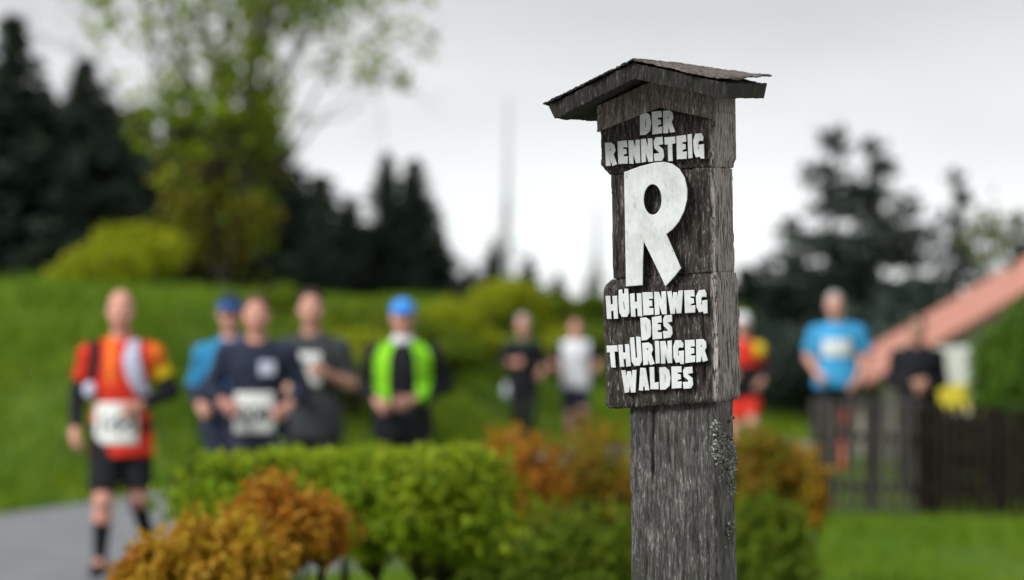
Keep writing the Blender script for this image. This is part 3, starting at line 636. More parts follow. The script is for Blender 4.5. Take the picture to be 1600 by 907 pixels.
timber('middle_section', [(z_lt+.0065,MX0,MX1,yM,MY1),(z_ub-.0065,MX0,MX1,yM,MY1)], wood_block, .004, .0022, .006, .0019, 23, SH, [(.055,z_lt+.02,z_ub-.03,.0020,.008),(-.098,z_lt,z_ub,.0016,.005)])
timber('upper_block', [(z_ub-.006,MX0-.002,MX1+.001,yM-.001,MY1),(z_ub+.003,BX0+.006,BX1-.003,yB+.004,BY1-.005),(z_ub+.012,BX0,BX1,yB,BY1),(z_gb,BX0,BX1,yB,BY1)], wood_block, .004, .0035, .005, .0016, 37, SH, [(.02,z_ub+.03,z_gb-.02,.0012,.003)])
def slab(name, P, th, m, nu=60, nv=60, amp=.0015, seed=0, ragged=0, curl=0, parent=sign, grain=(0,1)):
    """a board from four top corners P[0..3] (00,10,11,01) in post space, thickness th downwards"""
    P = [np.array(p, float) for p in P]; u, v = np.meshgrid(np.linspace(0,1,nu), np.linspace(0,1,nv), indexing='ij')
    if ragged:
        e = (fbm(np.stack([u*9+seed, v*9, 0*u], -1), 3)-.5)*2*ragged; du = np.where((u == 0)|(u == 1), e, 0); dv = np.where((v == 0)|(v == 1), e, 0); u, v = u+du, v+dv
    u_, v_ = u[...,None], v[...,None]
    T = P[0]*(1-u_)*(1-v_) + P[1]*u_*(1-v_) + P[2]*u_*v_ + P[3]*(1-u_)*v_
    nrm = np.cross(P[1]-P[0], P[3]-P[0]); nrm /= np.linalg.norm(nrm); nrm = nrm if nrm[2] > 0 or abs(nrm[2]) < .05 else -nrm
    q = np.stack([u*(60 if grain[0] else 5)+seed, v*(60 if grain[1] else 5), 0*u], -1)
    d1 = (fbm(q, 3)-.5)*2*amp; d2 = (fbm(q+50, 3)-.5)*2*amp
    if curl: d1 = d1 + curl*(smooth((v-.82)/.18)*fbm(np.stack([u*6+seed,0*u,0*u], -1), 2)); d2 = d2 + curl*(smooth((v-.82)/.18)*fbm(np.stack([u*6+seed,0*u,0*u], -1), 2))
    A = T + nrm*d1[...,None]; B = T - nrm*(th - d2)[...,None]; n = nu*nv
    F1 = grid_faces(nu, nv); F2 = F1[:, ::-1] + n
    idx = np.arange(n).reshape(nu, nv); ring = np.concatenate([idx[:-1,0], idx[-1,:-1], idx[::-1,-1][:-1], idx[0,::-1][:-1]]); r2 = np.roll(ring, -1)
    F3 = np.stack([ring, ring+n, r2+n, r2], -1)
    o = link(name, npmesh(name, np.concatenate([A.reshape(-1,3), B.reshape(-1,3)]), np.concatenate([F1, F2, F3])), parent, m)
    bm = bmesh.new(); bm.from_mesh(o.data); bmesh.ops.recalc_face_normals(bm, faces=bm.faces); bm.to_mesh(o.data); bm.free()
    return o
# gable fascia, two boards meeting over the lettering
yG = yB - .014
def fp(u, v, y=yG): x, z = loc(u, v, y); return (x, y, z)
for pts, sd_ in (((fp(933,206),fp(1029.5,168),fp(1029.5,122),fp(933,166)), 1), ((fp(1030,168),fp(1117,187),fp(1117,144),fp(1030,122)), 2)):
    slab('gable_board', pts, .0165, wood_gable, 40, 20, .0012, sd_*7, .006, 0, sign, (1,0))
# roof
yF, yK = -.2235, .159
def rp(u, v): x, z = loc(u, v, yF); return np.array((x, yF, z))
rt, lt, rr_ = rp(989,98), rp(858,165), rp(1139,131)
def back(p, up): return np.array((p[0], yK, p[2] + up))
gx = [BX0+.0015, rt[0], BX1-.0015]
def rtop(x): return (rt[2] + (x-rt[0])*((rr_[2]-rt[2])/(rr_[0]-rt[0]) if x > rt[0] else (lt[2]-rt[2])/(lt[0]-rt[0]))) - .015
pg = [(x, rtop(x)) for x in gx] + [(x, z_gb + SH*x - .004) for x in gx[::-1]]
ya_, yb_ = yB+.0015, BY1-.0015; V = [(x, ya_, z) for x, z in pg] + [(x, yb_, z+.006) for x, z in pg]; k6 = np.arange(6)
link('gable_core', npmesh('gable_core', V, [np.array([[0,1,4,5],[1,2,3,4],[6,11,10,7],[7,10,9,8]]), np.stack([k6, k6+6, (k6+1)%6+6, (k6+1)%6], -1)]), sign, wood_block)
slab('roof_board', (lt, back(lt,.004), back(rt,.009), rt), .026, wood_roof, 50, 40, .002, 5, .012, 0, sign, (0,1))
slab('roof_board', (rr_, back(rr_,.014), back(rt,.009)+[.0015,0,0], rt+[.0015,0,0]), .027, wood_roof, 50, 40, .002, 9, .010, 0, sign, (0,1))
o1 = np.array((0,0,.0045)); fo = np.array((0,-.006,0)); fb = np.array((0,.004,0))
rt2, lt2, rr2 = rt+[0,0,.002], rp(849,163), rp(1139,126)
slab('roofing_felt', (rt2+o1+fo, back(rt2,.009)+o1+fb, back(lt2,.006)+o1*.6+fb, lt2+o1*.3+fo), .003, feltd_m, 60, 60, .0022, 15, .014, -.004)
slab('roofing_felt', (rt2+o1+fo+[.001,0,.001], back(rt2,.009)+o1+fb+[.001,0,.001], back(rr2,.018)+o1+fb+[.008,0,0], rr2+o1*.4+fo), .003, felt_m, 60, 60, .0024, 27, .014, .006)

# letters, hand-cut
G = {
'D': [[(0,0),(0,1),(.46,1),(.78,.86),(.86,.5),(.78,.14),(.42,0)], [(.37,.24),(.37,.76),(.47,.7),(.5,.5),(.47,.3)]],
'E': [[(0,0),(0,1),(.76,1),(.8,.74),(.44,.74),(.44,.63),(.7,.61),(.72,.42),(.44,.39),(.44,.28),(.8,.27),(.78,0)]],
'R': [[(0,0),(0,1),(.52,1),(.78,.88),(.82,.66),(.66,.48),(.92,.03),(.58,0),(.36,.36),(.34,0)], [(.34,.62),(.34,.78),(.48,.76),(.5,.65)]],
'N': [[(0,0),(0,1),(.36,1),(.60,.48),(.60,1),(.92,1),(.92,0),(.58,0),(.31,.54),(.31,0)]],
'S': [[(.04,0),(0,.28),(.42,.29),(.46,.37),(.06,.56),(.02,.84),(.18,1),(.74,1),(.76,.73),(.38,.71),(.36,.65),(.76,.46),(.8,.16),(.62,0)]],
'T': [[(.26,0),(.26,.72),(0,.72),(0,1),(.86,1),(.86,.74),(.58,.73),(.58,0)]],
'I': [[(0,0),(0,1),(.31,1),(.31,0)]],
'G': [[(.18,.02),(.02,.24),(0,.74),(.2,1),(.68,1),(.82,.84),(.78,.70),(.50,.73),(.36,.64),(.34,.36),(.44,.27),(.5,.30),(.46,.50),(.86,.52),(.84,-.06),(.58,-.06),(.54,.03)]],
'H': [[(0,0),(0,1),(.31,1),(.31,.63),(.56,.63),(.56,1),(.87,1),(.87,0),(.56,0),(.56,.36),(.31,.36),(.31,0)]],
'O': [[(.2,0),(.02,.2),(0,.72),(.08,1.22),(.30,1.22),(.32,1.0),(.52,1.0),(.54,1.24),(.78,1.22),(.82,.72),(.8,.2),(.6,0)], [(.35,.3),(.34,.68),(.47,.70),(.48,.3)]],
'U': [[(.2,0),(.02,.2),(0,1.3),(.30,1.3),(.33,.32),(.53,.32),(.54,1.32),(.86,1.3),(.84,.2),(.64,0)]],
'W': [[(.2,0),(0,1),(.31,1),(.38,.46),(.50,.94),(.76,.94),(.86,.46),(.94,1),(1.25,1),(1.06,0),(.74,0),(.63,.46),(.5,0)]],
'A': [[(0,0),(.24,1),(.62,1),(.86,0),(.55,0),(.52,.17),(.34,.17),(.31,0)], [(.37,.40),(.42,.70),(.47,.40)]],
'L': [[(0,0),(0,1),(.32,1),(.32,.28),(.66,.28),(.64,0)]],
}
def letter(name, rings, y_face, depth, label=None, bev=.0012):
    cu = bpy.data.curves.new(name, 'CURVE'); cu.dimensions = '2D'; cu.fill_mode = 'BOTH'; cu.extrude = depth/2 - bev; cu.bevel_depth = bev; cu.bevel_resolution = 1
    for ring in rings:
        s = cu.splines.new('POLY'); s.points.add(len(ring)-1); s.use_cyclic_u = True
        for p, q in zip(s.points, ring): p.co = (q[0], q[1], 0, 1)
    ob = bpy.data.objects.new(name, cu); COL.objects.link(ob); dg = bpy.context.evaluated_depsgraph_get()
    me = bpy.data.meshes.new_from_object(ob.evaluated_get(dg)); bpy.data.objects.remove(ob); bpy.data.curves.remove(cu)
    n = len(me.vertices); co = np.empty(n*3, np.float32); me.vertices.foreach_get('co', co); co = co.reshape(-1,3)
    co = np.stack([co[:,0], y_face - depth/2 - co[:,2] + .0008, co[:,1]], -1)
    me.vertices.foreach_set('co', co.ravel()); me.materials.clear(); me.materials.append(paint_m); me.materials.append(wood_block); me.update()
    for p in me.polygons: p.material_index = 0 if p.normal.y < -.55 else 1; p.use_smooth = False
    o = bpy.data.objects.new(name, me); COL.objects.link(o); o.parent = sign
    if label: o['label'] = label
    return o
def line(text, tl, bl, tr, br, y_face, depth, rg, gap=.07):
    yq = y_face - depth; adv = []; 
    for c in text: adv.append(max(p[0] for p in G[c][0]))
    tot = sum(adv) + gap*(len(text)-1); xx = 0
    TL, BL, TR, BR = [np.array(loc(*p, yq)) for p in (tl, bl, tr, br)]
    for c, a in zip(text, adv):
        jz = rg.normal(0, .02); rings = []
        for ring in G[c]:
            out_ = []
            for (px, py) in ring:
                s = (xx + px + rg.normal(0,.009))/tot; q = py + jz + rg.normal(0,.009)
                out_.append(tuple((BL*(1-s)+BR*s)*(1-q) + (TL*(1-s)+TR*s)*q))
            rings.append(out_)
        letter('letter', rings, y_face, depth); xx += a + gap
rg_ = np.random.default_rng(3)
line('DER', (1000.5,178),(1001,212),(1053,172),(1054,206), yB, .010, rg_, .17)
line('RENNSTEIG', (945.5,223),(947,258),(1099,209),(1100,245), yB, .010, rg_, .17)
line('HOHENWEG', (947,463),(949,497.5),(1104,452),(1105,486), yB, .011, rg_, .17)
line('DES', (1001,498),(1003,532),(1050,493),(1050,527), yB, .011, rg_, .17)
line('THURINGER', (948,541),(951,574),(1105,530),(1105,564), yB, .011, rg_, .17)
line('WALDES', (971,578),(973,611.5),(1082,573),(1082,606), yB, .011, rg_, .17)
Rpx = [(976,270),(1000,261),(1022,255.5),(1037,254),(1050,257),(1061,265),(1069,278),(1073,296),(1072.5,312),(1068,330),(1060,346),(1050,358),(1040,366),(1051,391),(1063,419),(1053,432),(1040,446),(1028,421),(1016,396),(1005,374),(1003.5,410),(1003,445),(979,447),(977.5,360)]
hole = [(1019.7+15*math.cos(a), 312+25*math.sin(a)) for a in np.linspace(0, 2*np.pi, 22, endpoint=False)]
letter('letter', [[loc(*p, yM-.024) for p in Rpx], [loc(*p, yM-.024) for p in hole]], yM, .024, 'large white capital R in the middle of the post', .0016)
# lichen on the right-hand corner
P = []; rl = np.random.default_rng(8)
for (u, v, ru, rv, n) in [(1119,668,4,9,110),(1124,690,6,10,240),(1132,708,11,16,900),(1140,728,8,16,700),(1137,752,8,10,300),(1142,770,5,9,180),(1139,835,4,13,260),(1141,660,3,5,60),(1117,700,3,8,60)]:
    for k in range(n):
        uu, vv = u + rl.normal(0,ru*.55), v + rl.normal(0,rv*.55)
        x, z = loc(uu, vv, yP)
        if x <= QX1-.002: P.append((x, yP-rl.uniform(0,.006), z))
        else:                        # round the corner, on the right side
            yy = yP + (x-QX1)/math.tan(PHI) ; P.append((QX1+rl.uniform(-.001,.006), min(yy, QY1), z))
V, F = leaves(np.array(P), rl.uniform(.003,.0075,len(P)), 1.2)
lich_m = leaf_mat('grey_lichen', [(.06,.062,.054),(.20,.205,.18),(.36,.37,.33),(.52,.53,.47)], .1, .9)
o = link('lichen', npmesh('lichen', V, F), sign, lich_m); o['kind'] = 'stuff'; o['label'] = 'pale grey green lichen crust on the right corner'

# ------------------------------------------------------------ people
class SDF:
    def __init__(s, lo, hi, hh):
        s.h = hh; s.lo = np.array(lo, float); s.n = np.ceil((np.array(hi)-s.lo)/hh).astype(int)+1
        s.ax = [s.lo[i]+hh*np.arange(s.n[i]) for i in range(3)]; s.F = np.full(s.n, 1.0, np.float32)
    def sub(s, lo, hi):
        a = np.clip(np.floor((np.array(lo)-s.lo)/s.h).astype(int), 0, s.n); b = np.clip(np.ceil((np.array(hi)-s.lo)/s.h).astype(int)+1, 0, s.n)
        sl = tuple(slice(a[i], b[i]) for i in range(3)); return sl, np.stack(np.meshgrid(*[s.ax[i][sl[i]] for i in range(3)], indexing='ij'), -1)
    def comb(s, sl, d, k):
        f = s.F[sl]
        if k > 0: q = np.clip(.5+.5*(f-d)/k, 0, 1); s.F[sl] = f*(1-q)+d*q - k*q*(1-q)
        else: s.F[sl] = np.minimum(f, d)
    def cone(s, a, b, ra, rb, k=.02, cut=None, flat=None):
        a, b = np.array(a, float), np.array(b, float); m = max(ra, rb)+k+3*s.h
        sl, P = s.sub(np.minimum(a,b)-m, np.maximum(a,b)+m)
        if min(P.shape[:3]) == 0: return
        ab = b-a; t = np.clip(((P-a)@ab)/(ab@ab+1e-12), 0, 1); q = P-(a+t[...,None]*ab)
        if flat is not None: q = q/np.array(flat)
        d = np.linalg.norm(q, axis=-1) - (ra+(rb-ra)*t)
        if cut is not None: c, n = cut; d = np.maximum(d, (P-np.array(c))@np.array(n))
        s.comb(sl, d, k)
    def ell(s, c, r, k=.02, M=None):
        c = np.array(c, float); r = np.array(r, float); m = r.max()+k+3*s.h; sl, P = s.sub(c-m, c+m)
        if min(P.shape[:3]) == 0: return
        q = P-c
        if M is not None: q = q@M
        k0 = np.linalg.norm(q/r, axis=-1); k1 = np.linalg.norm(q/r**2, axis=-1)+1e-9; s.comb(sl, k0*(k0-1)/k1, k)
    def plane(s, c, n, zmin=None):   # keep the side behind the plane
        P = np.stack(np.meshgrid(*s.ax, indexing='ij'), -1); s.F = np.maximum(s.F, ((P-np.array(c))@np.array(n)).astype(np.float32))
    def wrinkle(s, amp, fr, seed=0):
        idx = np.argwhere(np.abs(s.F) < 3*s.h+amp)
        P = s.lo + idx*s.h; s.F[tuple(idx.T)] += ((fbm(P*np.array(fr)+seed, 2)-.5)*2*amp).astype(np.float32)
    def mesh(s, name):
        F = s.F; S = F < 0; n = s.n; c = np.zeros(n-1, np.float32); cp = np.zeros((*(n-1), 3), np.float32)
        for axn in range(3):
            d = [0,0,0]; d[axn] = 1
            f0 = F[:n[0]-d[0], :n[1]-d[1], :n[2]-d[2]]; f1 = F[d[0]:, d[1]:, d[2]:]; ch = (f0 < 0) != (f1 < 0)
            t = np.where(ch, f0/np.where(ch, f0-f1, 1), 0)
            o = [q for q in range(3) if q != axn]
            for e0 in (0,1):
                for e1 in (0,1):
                    sl = [None]*3; sl[axn] = slice(None); off = [0,0,0]; off[o[0]] = e0; off[o[1]] = e1
                    for q, e in ((o[0],e0),(o[1],e1)): sl[q] = slice(e, e+n[q]-1)
                    sl = tuple(sl); cc = ch[sl]; c += cc
                    for q in range(3): cp[...,q] += np.where(cc, (t[sl] if q == axn else off[q]), 0)
        act = c > 0; vid = np.full(c.shape, -1, np.int64); vid[act] = np.arange(act.sum())
        V = s.lo + (np.argwhere(act) + cp[act]/c[act][:,None])*s.h; Q = []
        for axn in range(3):
            o = [(1,2),(2,0),(0,1)][axn]; d = [0,0,0]; d[axn] = 1
            f0 = S[:n[0]-d[0], :n[1]-d[1], :n[2]-d[2]]; f1 = S[d[0]:, d[1]:, d[2]:]; ch = f0 != f1
            e = np.argwhere(ch); e = e[(e[:,o[0]] > 0)&(e[:,o[1]] > 0)&(e[:,o[0]] < n[o[0]]-1)&(e[:,o[1]] < n[o[1]]-1)]
            if not len(e): continue
            def cid(a, b): w_ = e.copy(); w_[:,o[0]] -= a; w_[:,o[1]] -= b; return vid[tuple(w_.T)]
            q = np.stack([cid(1,1), cid(0,1), cid(0,0), cid(1,0)], -1); fl = f1[tuple(e.T)]; q[fl] = q[fl][:, ::-1]; Q.append(q)
        Q = np.concatenate(Q); Q = Q[(Q >= 0).all(1)]
        return V, Q
skin_m = noise_mat('skin', [(.3,(.50,.25,.18)),(.7,(.60,.33,.25))], (25,25,25), 3, .55, .1, .002)
skinp_m = noise_mat('flushed_skin', [(.3,(.56,.25,.19)),(.7,(.66,.34,.27))], (25,25,25), 3, .55, .1, .002)
skinb_m = noise_mat('tanned_skin', [(.3,(.34,.18,.12)),(.7,(.42,.24,.17))], (25,25,25), 3, .55, .1, .002)
lip_m = fabric('lips', (.42,.13,.11), .5); eye_m = fabric('eye_white', (.75,.74,.72), .3); iris_m = fabric('iris', (.03,.025,.02), .3)
FB = {n: fabric(n, c) for n, c in dict(red=(.62,.035,.02), orange=(.75,.17,.02), yellow=(.78,.55,.02), black=(.012,.013,.016), navy=(.022,.028,.05), slate=(.05,.055,.075), grey=(.045,.05,.055),
   teal=(.03,.22,.42), blue=(.03,.14,.40), sky=(.05,.33,.62), capblue=(.06,.28,.75), lime=(.24,.62,.02), white=(.72,.74,.78), lilac=(.58,.60,.78), green=(.03,.14,.06), hair_brown=(.10,.06,.035),
   hair_grey=(.42,.40,.37), hair_dark=(.03,.022,.018), rubber=(.5,.5,.48), paper=(.72,.75,.73), maroon=(.22,.018,.014), ink=(.03,.03,.035), rust=(.5,.10,.03), bottle=(.55,.6,.65)).items()}
def unit(v): v = np.array(v, float); return v/(np.linalg.norm(v)+1e-9)
def person(label, u, Y, zoff, S, pose, wear, group=None, skin=skin_m, yaw=0, hh=.0085):
    """pose: joints in a body frame (x to the photo's right, y away, z up) of a 1.78 m figure; S scales it"""
    x, y, _ = at(u, 535, Y); zb = hz(x, y)
    if on_road(x, y): zb += .012
    root = empty('person', (x, y, zb+zoff), (0,0,R(yaw))); tag(root, label, 'person', group); root.scale = (S,)*3
    J = dict(pel=(0,0,.95), che=(0,-.03,1.27), nek=(0,-.03,1.49), hed=(0,-.055,1.645), tw=0,
      sL=(-.18,-.02,1.375), sR=(.18,-.02,1.375), eL=(-.27,.07,1.17), eR=(.27,.07,1.17), wL=(-.15,-.2,1.10), wR=(.15,-.2,1.10),
      hL=(-.09,0,.92), hR=(.09,0,.92), kL=(-.09,-.10,.50), kR=(.10,-.14,.56), aL=(-.09,.03,.085), aR=(.10,.30,.32), fL=(-.10,-.13,.03), fR=(.10,.34,.13))
    J.update(pose); J = {k: (np.array(v, float) if k != 'tw' else v) for k, v in J.items()}
    allp = np.array([v for k, v in J.items() if k != 'tw']); lo, hi = allp.min(0)-.17, allp.max(0)+.2
    pel, che, nek, hed = J['pel'], J['che'], J['nek'], J['hed']; wst = (pel+che)/2
    def torso(f, o, k=.05):
        f.ell(pel+[0,0,.02], np.array((.165,.115,.15))+o, k); f.ell(wst, np.array((.145,.105,.2))+o, k); f.ell(che+[0,0,.02], np.array((.172,.118,.20))+o, k)
        f.cone(J['sL'], J['sR'], .05+o, .05+o, .03)
        for q in 'LR': f.cone(J['s'+q], nek-[0,-.01,.05], .046+o, .046+o, .025)
        f.cone(nek-[0,0,.10], nek-[0,0,.02], .07+o, .055+o, .03)
    def mk(name, f, m, parent=root, slot=None):
        V, Q = f.mesh(name)
        if not len(V): return None
        idx = None
        if slot: C = V[Q].mean(1); idx = slot(C)
        return link(name, npmesh(name, V, Q, True, idx), parent, m)
    # body
    f = SDF(lo, hi, hh); torso(f, -.008)
    f.cone(nek-[0,0,.06], hed-[0,-.015,.05], .058, .052, .03)
    f.ell(hed+[0,.012,.035], (.076,.095,.098), .02); f.ell(hed+[0,-.02,-.045], (.060,.070,.078), .03); f.ell(hed+[0,-.052,-.095], (.032,.028,.024), .02)
    f.cone(hed+[0,-.088,.012], hed+[0,-.108,-.028], .010, .016, .014); f.cone(hed+[-.04,-.078,.028], hed+[.04,-.078,.028], .013, .013, .018)
    f.cone(hed+[-.018,-.088,-.068], hed+[.018,-.088,-.068], .009, .009, .008)
    for sx in (-1,1):
        f.ell(hed+[sx*.077,.012,-.005], (.012,.02,.033), .008); f.ell(hed+[sx*.045,-.06,-.03], (.025,.025,.025), .02)
    hands = {}
    for sd_, sx in (('L',-1),('R',1)):
        s_, e_, w_ = J['s'+sd_], J['e'+sd_], J['w'+sd_]
        f.cone(s_, e_, .052, .040, .03); f.cone(e_, e_+(w_-e_)*.35, .042, .042, .02); f.cone(e_+(w_-e_)*.3, w_, .041, .027, .02)
        d = unit(w_-e_); side = unit(np.cross(d, (0,0,1)) if abs(d[2]) < .9 else np.cross(d, (0,1,0))); up = unit(np.cross(side, d)); side = side*1.0
        if side[0]*sx > 0: side = -side                               # palm faces inwards
        pc = w_+d*.055; f.cone(w_, w_+d*.03, .027, .032, .02); f.ell(pc, (.016,.046,.044), .015, np.stack([side, d, up], 1))
        for q, (off, l) in enumerate(zip((.030,.010,-.010,-.029), (.036,.041,.038,.030))):   # four half-closed fingers
            a = pc + d*.036 + up*off; b = a + d*l*.75 + side*.012; c = b - d*l*.15 + side*.032; e3 = c - d*l*.6 + side*.002
            f.cone(a, b, .0105, .0098, .004); f.cone(b, c, .0098, .009, .004); f.cone(c, e3, .009, .008, .004)
        a = pc - d*.012 + up*.038 + side*.01; b = a + d*.032 + up*.012 + side*.016; f.cone(a, b, .0125, .0105, .008); f.cone(b, b + d*.026 - up*.006 + side*.012, .0105, .0088, .004)
        h_, k_, a_, t_ = J['h'+sd_], J['k'+sd_], J['a'+sd_], J['f'+sd_]
        f.cone(h_, k_, .088, .056, .05); cm = k_+(a_-k_)*.32; bk = unit(np.cross(unit(a_-k_), (1,0,0))); bk = bk if bk[1] > 0 else -bk
        f.cone(k_, cm+bk*.012, .055, .056, .03); f.cone(cm+bk*.012, a_, .055, .034, .03); f.cone(a_-(t_-a_)*.1, a_+(t_-a_)*.9, .036, .03, .02)
    headc = hed
    def lipslot(C): return ((np.abs(C[:,2]-(hed[2]-.068)) < .009) & (np.abs(C[:,0]-hed[0]) < .026) & (C[:,1] < hed[1]-.075)).astype(int)
    body = mk('body', f, [skin, lip_m], slot=lipslot)
    for sx in (-1,1):
        e = hed+[sx*.032,-.080,.004]; g = SDF(e-.02, e+.02, .004); g.ell(e+[0,.002,0], (.0125,.0125,.008), 0)
        mk('eye', g, [eye_m, iris_m], slot=lambda C: ((np.hypot(C[:,0]-e[0], C[:,2]-e[2]) < .006)).astype(int))
    ch = .010
    # shoes and socks
    sock = wear.get('sock'); 
    for sd_ in 'LR':
        k_, a_, t_ = J['k'+sd_], J['a'+sd_], J['f'+sd_]; g = SDF(np.minimum(a_,t_)-.14, np.maximum(a_,t_)+.14, ch*.8); d = unit(t_-a_+np.array((0,0,.03)))
        dn = unit(np.cross(unit((t_-a_)), (1,0,0))); dn = dn if dn@(a_-k_) > 0 else -dn
        hl = a_ - d*.05 + dn*.03; g.cone(hl, t_+d*.02, .042, .038, .02); g.cone(a_, a_+dn*.02, .047, .05, .03); g.cone(hl+dn*.02, t_+d*.03+dn*.005, .036, .036, .01)
        g.plane(a_+unit(k_-a_)*.035, unit(k_-a_))
        sh = mk('shoe', g, [FB[wear.get('shoe','grey')], FB['rubber']], slot=lambda C: (((C-a_)@dn) > .052).astype(int))
        if sock:
            sc_, top = sock if isinstance(sock, tuple) else (sock, .4); top = top if not isinstance(top, dict) else top[sd_]
            tp = a_+(k_-a_)*top; g = SDF(np.minimum(a_,tp)-.12, np.maximum(a_,tp)+.12, ch); cm = k_+(a_-k_)*.32; bk = unit(np.cross(unit(a_-k_), (1,0,0))); bk = bk if bk[1] > 0 else -bk
            g.cone(cm+bk*.012, a_, .059, .039, .02); g.cone(k_, cm+bk*.012, .06, .06, .02); g.plane(tp, unit(k_-a_)); mk('sock', g, FB[sc_])
    # lower garment
    low, length, loose_ = wear['low']; dz = wear.get('hem', .03)
    g = SDF((lo[0], lo[1], min(J['aL'][2], J['aR'][2])-.1), (hi[0], hi[1], pel[2]+.2), ch)
    g.ell(pel+[0,0,.0], np.array((.172,.122,.14))+loose_*.25, .03)
    for sd_ in 'LR':
        h_, k_, a_ = J['h'+sd_], J['k'+sd_], J['a'+sd_]; th = min(length, 1.0); e_ = h_+(k_-h_)*th
        g.cone(h_, h_+(k_-h_)*(th+.06 if length < 1 else 1), .096+loose_*.5, (.098+(.066-.098)*th)+loose_, .04, cut=(e_, unit(k_-h_)) if length < 1 else None)
        if length >= 1:
            e2 = k_+(a_-k_)*(length-1); cm = k_+(a_-k_)*.32; g.cone(k_, cm, .066+loose_, .064+loose_, .03, cut=(e2, unit(a_-k_))); g.cone(cm, a_, .063+loose_, .040+loose_, .03, cut=(e2, unit(a_-k_)))
    g.plane(pel+[0,0,.03], (0,0,1)); g.wrinkle(.003+loose_*.12, (9,9,16), 3)
    mk('shorts' if length < .95 else 'leggings', g, [FB[q] for q in (low if isinstance(low, (list, tuple)) else [low])], slot=wear.get('lowslot'))
    # upper garment with sleeves
    up_, sleeve, lo_ = wear['top']; hem = wear.get('hemz', .80)
    g = SDF((lo[0], lo[1], hem-.05), (hi[0], hi[1], nek[2]+.06), ch); torso(g, .012+lo_, .06)
    g.ell((pel[0], pel[1], hem+.02), (.208+lo_,.15+lo_,.34), .06)
    for sd_ in 'LR':
        s_, e_, w_ = J['s'+sd_], J['e'+sd_], J['w'+sd_]
        if sleeve <= 1: c = s_+(e_-s_)*sleeve; g.cone(s_, s_+(e_-s_)*(sleeve+.1), .066+lo_, .062+lo_, .04, cut=(c, unit(e_-s_)))
        else: g.cone(s_, e_, .064+lo_, .054+lo_, .04); c = e_+(w_-e_)*(sleeve-1); g.cone(e_, w_+(w_-e_)*.1, .053+lo_, .040+lo_, .03, cut=(c, unit(w_-e_)))
    g.plane((0,0,hem), (0,0,-1)); g.plane(nek+[0,0,.004], unit((0,-.35,1))); g.wrinkle(.006, (7,7,13), 1+len(label))
    shirt = mk('shirt' if sleeve <= 1 or not wear.get('jacket') else 'jacket', g, [FB[q] for q in (up_ if isinstance(up_, (list, tuple)) else [up_])], slot=(lambda C: wear['slot'](C, J)) if wear.get('slot') else None)
    if wear.get('arm'):               # arm warmers below the short sleeves
        for sd_ in 'LR':
            s_, e_, w_ = J['s'+sd_], J['e'+sd_], J['w'+sd_]; g = SDF(np.minimum(np.minimum(s_,e_),w_)-.1, np.maximum(np.maximum(s_,e_),w_)+.1, ch)
            g.cone(s_+(e_-s_)*.35, e_, .056, .055, .02); g.cone(e_, w_, .056, .036, .02, cut=(e_+(w_-e_)*.93, unit(w_-e_))); mk('arm_warmer', g, FB[wear['arm']])
    # hair or cap
    hair = wear.get('hair')
    if hair:
        g = SDF(hed-.15, hed+.16, .007); g.ell(hed+[0,.018,.042], (.083,.100,.100), .01); g.plane(hed+[0,-.03,.045], unit((0,-.75,-.62))); g.wrinkle(.006, (45,45,45), 2); mk('hair', g, FB[hair])
    if wear.get('cap'):
        cols = wear['cap']; g = SDF(hed-.2, hed+.18, .008); g.ell(hed+[0,.012,.045], (.090,.108,.098), .0); g.plane(hed+[0,0,.035], (0,-.15,-1))
        cap = mk('cap', g, [FB[q] for q in cols], slot=(lambda C: ((C[:,2]-hed[2] < .075)).astype(int)) if len(cols) > 1 else None)
        g = SDF(hed-.2, hed+.15, .006); g.ell(hed+[0,-.095,.042], (.074,.07,.009), 0); mk('peak', g, FB[cols[-1]], cap)
    if wear.get('glasses'):
        g = SDF(hed-.14, hed+.12, .006)
        for sx in (-1,1): g.ell(hed+[sx*.034,-.096,.004], (.028,.010,.018), .004); g.cone(hed+[sx*.06,-.088,.008], hed+[sx*.083,.0,.008], .004, .004, .004)
        mk('sunglasses', g, FB['ink'])
    sm = shirt.data; bv = BVHTree.FromPolygons([v.co for v in sm.vertices], [p.vertices for p in sm.polygons])
    def onshirt(X_, Z_, off):
        Yq = np.empty_like(X_)
        for i in np.ndindex(X_.shape):
            hit = bv.ray_cast(Vector((X_[i], -1.5, Z_[i])), Vector((0,1,0)))[0]; Yq[i] = hit.y if hit else np.nan
        Yq = np.where(np.isnan(Yq), np.nanmedian(Yq), Yq); return np.stack([X_, Yq-off, Z_], -1)
    def patch(name, x0, x1, z0, z1, m, off=.006, th=.003, n=14, path=None, width=None, parent=root, outline=None):
        a, b = np.meshgrid(np.linspace(0,1,n), np.linspace(0,1,n), indexing='ij')
        if path is not None:
            pth = np.array(path, float); tt = np.linspace(0,1,len(pth)); cx = np.interp(b, tt, pth[:,0]); cz = np.interp(b, tt, pth[:,1]); wd = np.interp(b, tt, np.broadcast_to(width, len(pth))); X_ = cx+(a-.5)*wd; Z_ = cz
        else:
            X_ = x0+(x1-x0)*a; Z_ = z0+(z1-z0)*b
        T = onshirt(X_, Z_, off); Bk = T + [0, th, 0]; N_n = n*n; F1 = grid_faces(n, n); idx = np.arange(N_n).reshape(n,n)
        ring = np.concatenate([idx[:-1,0], idx[-1,:-1], idx[::-1,-1][:-1], idx[0,::-1][:-1]]); r2 = np.roll(ring, -1)
        return link(name, npmesh(name, np.concatenate([T.reshape(-1,3), Bk.reshape(-1,3)]), np.concatenate([F1, F1[:,::-1]+N_n, np.stack([ring, ring+N_n, r2+N_n, r2], -1)]), True), parent, m)
